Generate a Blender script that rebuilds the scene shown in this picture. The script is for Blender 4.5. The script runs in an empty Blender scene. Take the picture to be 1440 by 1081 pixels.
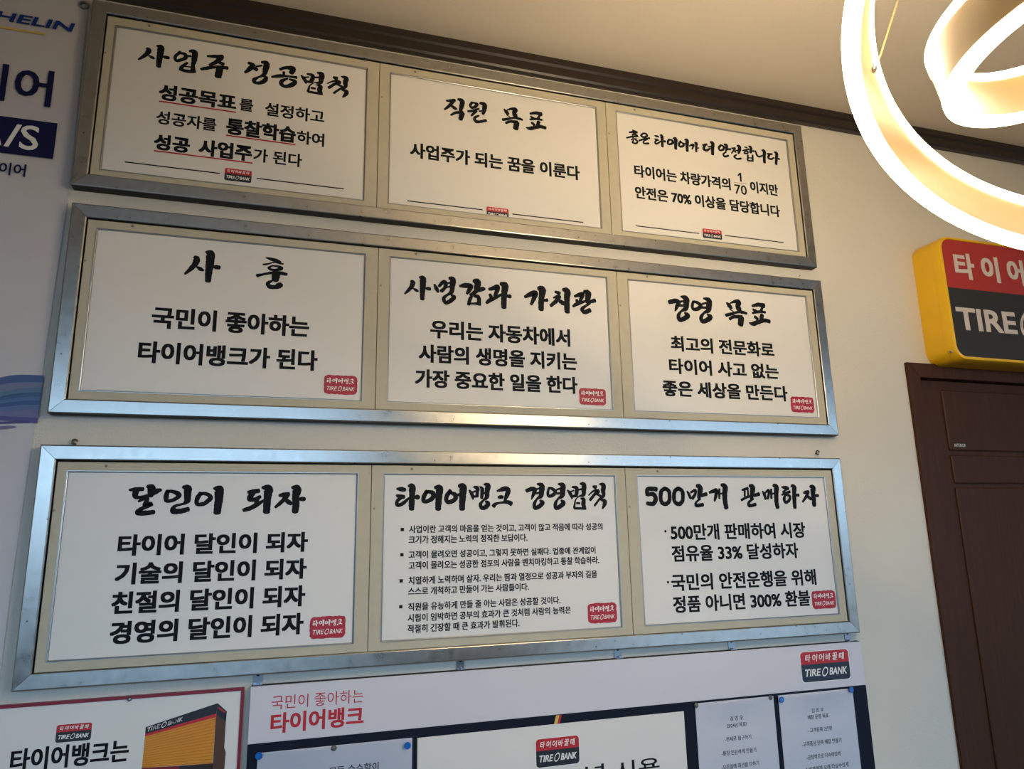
import bpy, math, random
from mathutils import Vector, Matrix
random.seed(7)
S = bpy.context.scene
COL = S.collection

# ------------------------------------------------------------------ camera, world, light, exposure
CAM = Vector((-0.60848782, -2.04813672, 1.5233878))
FPX = 1003.33
RC = Matrix(((0.9555417565953723, -0.04430226336420805, -0.29150859483628),
             (-0.2942603557736001, -0.20608059064249246, -0.9332425371683458),
             (-0.018729506736921336, 0.9775316361229653, -0.2099550093618674)))
cd = bpy.data.cameras.new('camera'); cam = bpy.data.objects.new('camera', cd); COL.objects.link(cam)
cd.sensor_fit = 'HORIZONTAL'; cd.sensor_width = 36.0; cd.lens = 36.0 * FPX / 1440.0
cd.clip_start = 0.02; cd.clip_end = 200
cam.matrix_world = Matrix.Translation(CAM) @ RC.to_4x4()
S.camera = cam
S.view_settings.view_transform = 'Standard'; S.view_settings.look = 'None'
S.view_settings.gamma = 1.0; S.view_settings.use_curve_mapping = False
S.view_settings.exposure = 0.08
SKY = (0.44, 0.70, 1.0); GROUND = (0.07, 0.07, 0.07); SKY_STRENGTH = 6.5
RING_COL = (1.0, 0.80, 0.52); RING_STRENGTH = 26.0
LAMP_COL = (1.0, 0.93, 0.82); LAMP_STRENGTH = 5.0
w = bpy.data.worlds.new('daylight'); S.world = w; w.use_nodes = True
nt = w.node_tree; bg = nt.nodes['Background']; bg.inputs[1].default_value = SKY_STRENGTH
# open sky above the horizon, paved ground below it
_t = nt.nodes.new('ShaderNodeTexCoord'); _s = nt.nodes.new('ShaderNodeSeparateXYZ'); _r = nt.nodes.new('ShaderNodeValToRGB')
nt.links.new(_t.outputs['Generated'], _s.inputs[0]); _m = nt.nodes.new('ShaderNodeMapRange')
_m.inputs['From Min'].default_value = -1; _m.inputs['From Max'].default_value = 1
nt.links.new(_s.outputs['Z'], _m.inputs[0]); nt.links.new(_m.outputs[0], _r.inputs[0]); nt.links.new(_r.outputs[0], bg.inputs[0])
_e = _r.color_ramp.elements; _e[0].position = 0.49; _e[0].color = (*GROUND, 1); _e[1].position = 0.52; _e[1].color = (*SKY, 1)
H_ROOM = 3.135; X0, X1, Y1 = -4.2, 7.2, -5.6
WINDOWS = [(-3.3, 0.1, 1.25, 2.95), (2.5, 6.6, 0.08, 2.95)]     # daylight openings in the rear wall
for i, (a, b, c, d) in enumerate(WINDOWS):                       # portals guide the sky light in
    l = bpy.data.lights.new('sky_portal', 'AREA'); l.shape = 'RECTANGLE'; l.size = b - a; l.size_y = d - c
    l.cycles.is_portal = True
    o = bpy.data.objects.new('sky_portal', l); COL.objects.link(o)
    o.location = ((a + b) / 2, Y1 - 0.02, (c + d) / 2); o.rotation_euler = (math.radians(90), 0, 0)
S.cycles.max_bounces = 6; S.cycles.diffuse_bounces = 4; S.cycles.glossy_bounces = 4
S.cycles.transparent_max_bounces = 8; S.cycles.sample_clamp_indirect = 4.0
S.cycles.use_denoising = True; S.cycles.caustics_reflective = False; S.cycles.caustics_refractive = False

# ------------------------------------------------------------------ helpers
def lin(c):
    c = c / 255.0
    return c / 12.92 if c <= 0.04045 else ((c + 0.055) / 1.055) ** 2.4
def rgb(r, g, b): return (lin(r), lin(g), lin(b), 1)
MATS = {}
def mat(name, col, rough=0.5, metal=0.0, vary=0.0, scale=20.0, bump=0.0, bscale=None, stretch=None, rvary=0.0,
        coat=0.0, emit=None, estr=0.0, specks=0.0, spec=0.5, aniso=0.0, tangent=None):
    if name in MATS: return MATS[name]
    m = bpy.data.materials.new(name); m.use_nodes = True; n = m.node_tree; L = n.links
    p = n.nodes['Principled BSDF']
    c = rgb(*col)
    p.inputs['Base Color'].default_value = c; p.inputs['Roughness'].default_value = rough
    p.inputs['Metallic'].default_value = metal; p.inputs['Coat Weight'].default_value = coat
    p.inputs['Coat Roughness'].default_value = 0.15
    p.inputs['Specular IOR Level'].default_value = spec
    tc = n.nodes.new('ShaderNodeTexCoord'); mp = n.nodes.new('ShaderNodeMapping')
    L.new(tc.outputs['Object'], mp.inputs[0])
    if stretch: mp.inputs['Scale'].default_value = stretch
    no = n.nodes.new('ShaderNodeTexNoise'); no.inputs['Scale'].default_value = scale; no.inputs['Detail'].default_value = 6
    L.new(mp.outputs[0], no.inputs['Vector'])
    if vary > 0 or specks > 0:
        r = n.nodes.new('ShaderNodeValToRGB')
        r.color_ramp.elements[0].position = 0.3; r.color_ramp.elements[1].position = 0.7
        r.color_ramp.elements[0].color = (c[0] * (1 - vary), c[1] * (1 - vary), c[2] * (1 - vary), 1)
        r.color_ramp.elements[1].color = (min(1, c[0] * (1 + vary)), min(1, c[1] * (1 + vary)), min(1, c[2] * (1 + vary)), 1)
        L.new(no.outputs['Fac'], r.inputs[0]); last = r.outputs[0]
        if specks > 0:
            v = n.nodes.new('ShaderNodeTexVoronoi'); v.inputs['Scale'].default_value = specks
            L.new(tc.outputs['Object'], v.inputs['Vector'])
            k = n.nodes.new('ShaderNodeValToRGB'); k.color_ramp.elements[0].position = 0.035; k.color_ramp.elements[1].position = 0.07
            k.color_ramp.elements[0].color = (0.12, 0.1, 0.08, 1); k.color_ramp.elements[1].color = (1, 1, 1, 1)
            L.new(v.outputs['Distance'], k.inputs[0])
            mx = n.nodes.new('ShaderNodeMix'); mx.data_type = 'RGBA'; mx.blend_type = 'MULTIPLY'; mx.inputs[0].default_value = 0.8
            L.new(last, mx.inputs[6]); L.new(k.outputs[0], mx.inputs[7]); last = mx.outputs[2]
        L.new(last, p.inputs['Base Color'])
    if rvary > 0:
        q = n.nodes.new('ShaderNodeMapRange'); q.inputs['To Min'].default_value = rough - rvary; q.inputs['To Max'].default_value = rough + rvary
        q.inputs['From Min'].default_value = 0.3; q.inputs['From Max'].default_value = 0.7
        L.new(no.outputs['Fac'], q.inputs[0]); L.new(q.outputs[0], p.inputs['Roughness'])
    if bump > 0:
        n2 = n.nodes.new('ShaderNodeTexNoise'); n2.inputs['Scale'].default_value = bscale or scale; n2.inputs['Detail'].default_value = 4
        L.new(mp.outputs[0], n2.inputs['Vector'])
        b = n.nodes.new('ShaderNodeBump'); b.inputs['Strength'].default_value = bump; b.inputs['Distance'].default_value = 0.002
        L.new(n2.outputs['Fac'], b.inputs['Height']); L.new(b.outputs[0], p.inputs['Normal'])
    if emit:
        p.inputs['Emission Color'].default_value = (*emit, 1); p.inputs['Emission Strength'].default_value = estr
    if aniso:
        p.inputs['Anisotropic'].default_value = aniso; tg = n.nodes.new('ShaderNodeCombineXYZ')
        for i_ in range(3): tg.inputs[i_].default_value = tangent[i_]
        L.new(tg.outputs[0], p.inputs['Tangent'])
    MATS[name] = m
    return m

M_WALL = mat('wallpaper', (214, 208, 196), 0.75, vary=0.03, scale=3, bump=0.5, bscale=260)
M_CEIL = mat('ceiling_paper', (212, 200, 184), 0.8, vary=0.02, scale=2, bump=0.4, bscale=180)
M_FLOOR = mat('floor_tile', (92, 88, 84), 0.35, vary=0.1, scale=4)
ZK = dict(vary=0.07, scale=45, rvary=0.03, specks=22, bump=0.012, bscale=110, aniso=0.4)
M_ZINC = mat('galvanised_rail_level', (172, 170, 165), 0.30, 1.0, tangent=(0, 0, 1), **ZK)
M_ZINCV = mat('galvanised_rail_upright', (172, 170, 165), 0.30, 1.0, tangent=(1, 0, 0), **ZK)
M_FSHADE = mat('frame_edge_shade', (30, 31, 34), 0.6, 0.2, vary=0.1, scale=40)  # near-black rail sides: the shade beneath the frames put into their colour
M_CREAM = mat('cream_mount', (188, 180, 157), 0.6, vary=0.035, scale=35, specks=14, bump=0.15, bscale=420)
M_SILV = mat('silver_lip', (170, 170, 168), 0.34, 1.0, vary=0.05, scale=80)
M_DARK = mat('shadow_gap', (22, 20, 18), 0.8, vary=0.1)
M_POST = mat('poster_white', (226, 222, 216), 0.42, vary=0.012, scale=5)
M_INK = mat('ink_black', (13, 15, 20), 0.7, vary=0.08, scale=60, spec=0.2)
M_RED = mat('underline_red', (178, 26, 44), 0.45, vary=0.03)
M_SEAL = mat('seal_red', (172, 26, 48), 0.5, vary=0.08, scale=150)
M_PRINTW = mat('print_white', (236, 232, 226), 0.5, vary=0.02)
M_LRED = mat('logo_red', (186, 30, 44), 0.45, vary=0.03)
M_LBLK = mat('logo_black', (24, 27, 36), 0.45, vary=0.03)
M_BROWN = mat('brown_moulding', (38, 27, 20), 0.36, vary=0.12, scale=12, stretch=(0.15, 1, 6), coat=0.1, spec=0.5)
M_DOOR = mat('brown_wood_film', (66, 38, 23), 0.5, vary=0.16, scale=9, stretch=(9, 1, 0.5), bump=0.1, bscale=30, spec=0.2)
M_NAVY = mat('navy_print', (12, 19, 36), 0.6, vary=0.05, spec=0.2)
M_HEAD = mat('header_white', (212, 208, 214), 0.4, vary=0.02, scale=4)
M_SHEET = mat('paper_sheet', (224, 218, 222), 0.6, vary=0.015, scale=6)
M_BANNER = mat('banner_vinyl', (196, 192, 194), 0.5, vary=0.02, scale=4, bump=0.1, bscale=40)
M_YEL = mat('yellow_shell', (232, 182, 22), 0.38, vary=0.04, scale=8, spec=0.5)
M_SIGNR = mat('sign_face_red', (176, 52, 48), 0.35, vary=0.03)
M_SIGNB = mat('sign_face_black', (50, 48, 46), 0.3, vary=0.03)
M_SIGNW = mat('sign_letter', (214, 200, 190), 0.4, vary=0.03)
M_BRASS = mat('brass', (104, 82, 46), 0.35, 1.0, vary=0.1)
M_STEEL = mat('steel', (150, 156, 165), 0.3, 1.0, vary=0.1)
M_BLUEP = mat('pin_blue', (20, 104, 190), 0.25, vary=0.05, coat=0.5)
M_GREYP = mat('pin_grey', (92, 92, 90), 0.35, vary=0.05)
M_BODY = mat('lamp_body_cream', (104, 84, 50), 0.4, vary=0.02, emit=None)
M_GLOW = mat('led_diffuser', (255, 255, 250), 0.5, emit=RING_COL, estr=RING_STRENGTH)
M_GLOWUP = mat('led_diffuser_upper', (255, 255, 250), 0.5, emit=RING_COL, estr=RING_STRENGTH * 2.6)

ORG = {None: Vector((0, 0, 0))}
class MB:
    """collects faces (world coordinates) for ONE mesh object"""
    def __init__(s): s.v = []; s.f = []; s.m = []; s.smooth = False
    def face(s, pts, mi=0):
        k = len(s.v); s.v += [tuple(p) for p in pts]; s.f.append(tuple(range(k, k + len(pts)))); s.m.append(mi)
    def box(s, a, b, mi=0, bev=0.0):
        x0, y0, z0 = (min(a[i], b[i]) for i in range(3)); x1, y1, z1 = (max(a[i], b[i]) for i in range(3))
        k = len(s.v)
        if bev <= 0:
            s.v += [(x0,y0,z0),(x1,y0,z0),(x1,y1,z0),(x0,y1,z0),(x0,y0,z1),(x1,y0,z1),(x1,y1,z1),(x0,y1,z1)]
            fs = [(0,3,2,1),(4,5,6,7),(0,1,5,4),(1,2,6,5),(2,3,7,6),(3,0,4,7)]
            s.f += [tuple(k + i for i in f) for f in fs]; s.m += [mi] * 6
        else:                                           # front (-y) face chamfered
            e = bev
            s.v += [(x0,y1,z0),(x1,y1,z0),(x1,y1,z1),(x0,y1,z1),(x0,y0+e,z0),(x1,y0+e,z0),(x1,y0+e,z1),(x0,y0+e,z1),
                    (x0+e,y0,z0+e),(x1-e,y0,z0+e),(x1-e,y0,z1-e),(x0+e,y0,z1-e)]
            fs = [(0,3,2,1)] + [(i, (i+1) % 4, 4 + (i+1) % 4, 4 + i) for i in range(4)] + \
                 [(4 + i, 4 + (i+1) % 4, 8 + (i+1) % 4, 8 + i) for i in range(4)] + [(8, 9, 10, 11)]
            s.f += [tuple(k + i for i in f) for f in fs]; s.m += [mi] * len(fs)
    def loft(s, loops, close=True, cap=True, mi=0):
        n = len(loops[0]); k = len(s.v)
        for l in loops: s.v += [tuple(p) for p in l]
        for a in range(len(loops) - 1):
            for i in range(n if close else n - 1):
                j = (i + 1) % n
                s.f.append((k + a*n + i, k + a*n + j, k + (a+1)*n + j, k + (a+1)*n + i)); s.m.append(mi)
        if cap:
            s.f.append(tuple(k + i for i in range(n))[::-1]); s.m.append(mi)
            s.f.append(tuple(k + (len(loops)-1)*n + i for i in range(n))); s.m.append(mi)
    def tube(s, pts, r, n=10, mi=0, cap=True):
        pts = [Vector(p) for p in pts]; loops = []
        for i, p in enumerate(pts):
            d = (pts[min(i+1, len(pts)-1)] - pts[max(i-1, 0)]).normalized()
            u = d.cross(Vector((0, 0, 1))); 
            if u.length < 1e-3: u = d.cross(Vector((1, 0, 0)))
            u.normalize(); v = d.cross(u); rr = r[i] if isinstance(r, (list, tuple)) else r
            loops.append([p + rr * (math.cos(t) * u + math.sin(t) * v) for t in (2*math.pi*k/n for k in range(n))])
        s.loft(loops, True, cap, mi)
    def lathe(s, c, axis, prof, n=20, mi=0):
        """prof: (radius, distance along axis) from centre c"""
        axis = Vector(axis).normalized(); u = axis.cross(Vector((0.3, 0.2, 1))).normalized(); v = axis.cross(u); c = Vector(c)
        s.loft([[c + h*axis + r*(math.cos(t)*u + math.sin(t)*v) for t in (2*math.pi*k/n for k in range(n))] for r, h in prof], True, True, mi)
    def build_words(s, name, mats, parent, gap=.17):
        """one part per word: faces are parted where the blank between them is wide"""
        z0 = min(v[2] for v in s.v); z1 = max(v[2] for v in s.v); g = (z1 - z0) * gap
        iv = sorted((min(s.v[i][0] for i in f), max(s.v[i][0] for i in f), n) for n, f in enumerate(s.f))
        groups = [[]]; end = iv[0][1]
        for a, b, n in iv:
            if a > end + g: groups.append([])
            groups[-1].append(n); end = max(end, b)
        for gr in groups:
            m = MB(); mp = {}
            for n in gr:
                for i in s.f[n]:
                    if i not in mp: mp[i] = len(m.v); m.v.append(s.v[i])
                m.f.append(tuple(mp[i] for i in s.f[n])); m.m.append(s.m[n])
            m.build(name, mats, parent)
    def build(s, name, mats, parent=None, smooth=None, origin=None, solid=True):
        if not isinstance(mats, (list, tuple)): mats = [mats]
        lo = [min(v[i] for v in s.v) for i in range(3)]; hi = [max(v[i] for v in s.v) for i in range(3)]
        org = Vector(origin) if origin else Vector([(lo[i] + hi[i]) / 2 for i in range(3)])
        me = bpy.data.meshes.new(name)
        me.from_pydata([tuple(Vector(v) - org) for v in s.v], [], s.f)
        for m in mats: me.materials.append(m)
        for p, mi in zip(me.polygons, s.m): p.material_index = mi
        if smooth is not None:
            for p in me.polygons: p.use_smooth = True
            try: me.set_sharp_from_angle(angle=math.radians(smooth))
            except Exception: pass
        me.update()
        o = bpy.data.objects.new(name, me); COL.objects.link(o)
        o.location = org - ORG[parent]; o.parent = parent; ORG[o] = org
        return o
def thing(name, label, cat, loc, group=None):
    o = bpy.data.objects.new(name, None); COL.objects.link(o); o.location = loc; o.empty_display_size = 0.05
    ORG[o] = Vector(loc); return tag(o, label, cat, group)
def tag(o, label, cat, group=None):
    o['label'] = label; o['category'] = cat
    if group: o['group'] = group
    return o
def struct(mb, name, m, parent=None, **k):
    o = mb.build(name, m, parent, **k)
    if parent is None: o['kind'] = 'structure'
    return o
def at(x, y, Y):
    """a point measured in the photograph, as the world point it stands for on the plane at depth Y"""
    d = RC @ Vector(((x - 720) / FPX, -(y - 540.5) / FPX, -1.0))
    return CAM + d * ((Y - CAM.y) / d.y)

# ------------------------------------------------------------------ lettering
_TC = {}; _GL = {}
CHARS = ''.join(sorted(set('성공목표를설정하고자통찰학습여사업주가된다되는꿈을이룬타어는차량격의지만안전은상담당합니국민좋아뱅크우리동에서람생명키장중요한일할최문화로없세든달인기술친절경영란객마음얻것많적따라해노력직보답몰려오면그렇못실패종관계점포벤치킹열며살땀과정으부길스개척들원유능줄시험임박효큰처럼히긴때발휘판매점유율행위품불환바꿀모순수함김년구집돈게든최선만족긍속있등록소비래든에쓰용통' + 'TIREBANKMICHELINORA/S0123456789%.,!-·')))
def _outline(body, bold):
    c = bpy.data.curves.new('lettering', 'FONT'); c.resolution_u = 3; c.fill_mode = 'FRONT'; c.body = body; c.offset = bold; c.space_line = 3
    o = bpy.data.objects.new('lettering', c); me = o.to_mesh(); out = {}
    vs = [v.co.copy() for v in me.vertices]; n = len(body.split('\n'))
    for p in me.polygons:
        k = min(n - 1, max(0, round((0.4 - vs[p.vertices[0]].y) / 3)))
        out.setdefault(k, []).append([(vs[i].x, vs[i].y + 3 * k) for i in p.vertices])
    o.to_mesh_clear(); bpy.data.objects.remove(o); bpy.data.curves.remove(c)
    return out
def _load(chars, bold):
    """every letter once, one below the other, and its advance from a second column"""
    A = _outline('\n'.join(chars), bold); B = _outline('\n'.join(ch + 'I' for ch in chars), bold)
    right = lambda faces: max(x for f in faces for x, y in f)
    ref = _outline('I', bold)[0]; rI = right(ref)
    for k, ch in enumerate(chars): _GL[(ch, bold)] = (A.get(k, []), right(B[k]) - rI)
def glyphs(text, bold):
    """outline font -> flat faces, normalised to its own box"""
    bold = 0.0 if bold < .003 else .010; key = (text, bold)
    if key in _TC: return _TC[key]
    miss = [ch for ch in dict.fromkeys(text) if ch != ' ' and (ch, bold) not in _GL]
    if miss: _load(list(dict.fromkeys(miss + ([c for c in CHARS if (c, bold) not in _GL]))), bold)
    vs, fs, x = [], [], 0.0
    for ch in text:
        if ch == ' ': x += .27; continue
        F, adv = _GL[(ch, bold)]
        for f in F: fs.append(tuple(range(len(vs), len(vs) + len(f)))); vs += [(x + a, b) for a, b in f]
        x += adv
    a, b = min(v[0] for v in vs), max(v[0] for v in vs); p, q = min(v[1] for v in vs), max(v[1] for v in vs)
    _TC[key] = ([((v[0] - a) / (b - a), (v[1] - p) / (q - p)) for v in vs], fs); return _TC[key]
def put(mb, text, xa, xb, za, zb, Y, bold=0.012, mi=0, shear=0.0, dz=0.0):
    """write text into the world box xa..xb, za..zb on the plane Y (dz: rise from left to right)"""
    vs, fs = glyphs(text, bold); h = zb - za; e = max(0, bold - .010) * h
    offs = [(0, 0)] if e <= 0 else [(-e, -e*.7), (e, -e*.7), (-e, e*.7), (e, e*.7)]
    for n, (ex, ez) in enumerate(offs):
        k = len(mb.v); x0, x1, z0, z1 = xa + e, xb - e, za + e*.7, zb - e*.7; hh = z1 - z0; yy = Y - n * .00005
        mb.v += [(x0 + u * (x1 - x0) + shear * (v - 0.5) * hh + ex, yy, z0 + v * hh + dz * (u - 0.5) + ez) for u, v in vs]
        mb.f += [tuple(k + i for i in f) for f in fs]; mb.m += [mi] * len(fs)
def line(mb, text, xl, yl, xr, yr, h, Y, cr=(0, 0, 1), bold=0.012, mi=0, shear=0.0, tilt=0.0):
    """a printed line whose left and right ends and height were measured in one crop of the photograph"""
    ox, oy, s = cr
    a = at(ox + xl / s, oy + yl / s, Y); b = at(ox + xr / s, oy + yr / s, Y)
    xm, ym = ox + (xl + xr) / 2 / s, oy + (yl + yr) / 2 / s
    hh = at(xm, ym - h / 2 / s, Y).z - at(xm, ym + h / 2 / s, Y).z
    zc = (a.z + b.z) / 2
    put(mb, text, a.x, b.x, zc - hh / 2, zc + hh / 2, Y, bold, mi, shear, (b.z - a.z) * tilt)
def rule(mb, x0, y0, x1, y1, Y, cr, w=0.0022, mi=0):
    ox, oy, s = cr
    a = at(ox + x0 / s, oy + y0 / s, Y); b = at(ox + x1 / s, oy + y1 / s, Y); z = (a.z + b.z) / 2
    mb.face([(a.x, Y, z - w/2), (b.x, Y, z - w/2), (b.x, Y, z + w/2), (a.x, Y, z + w/2)], mi)

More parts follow.
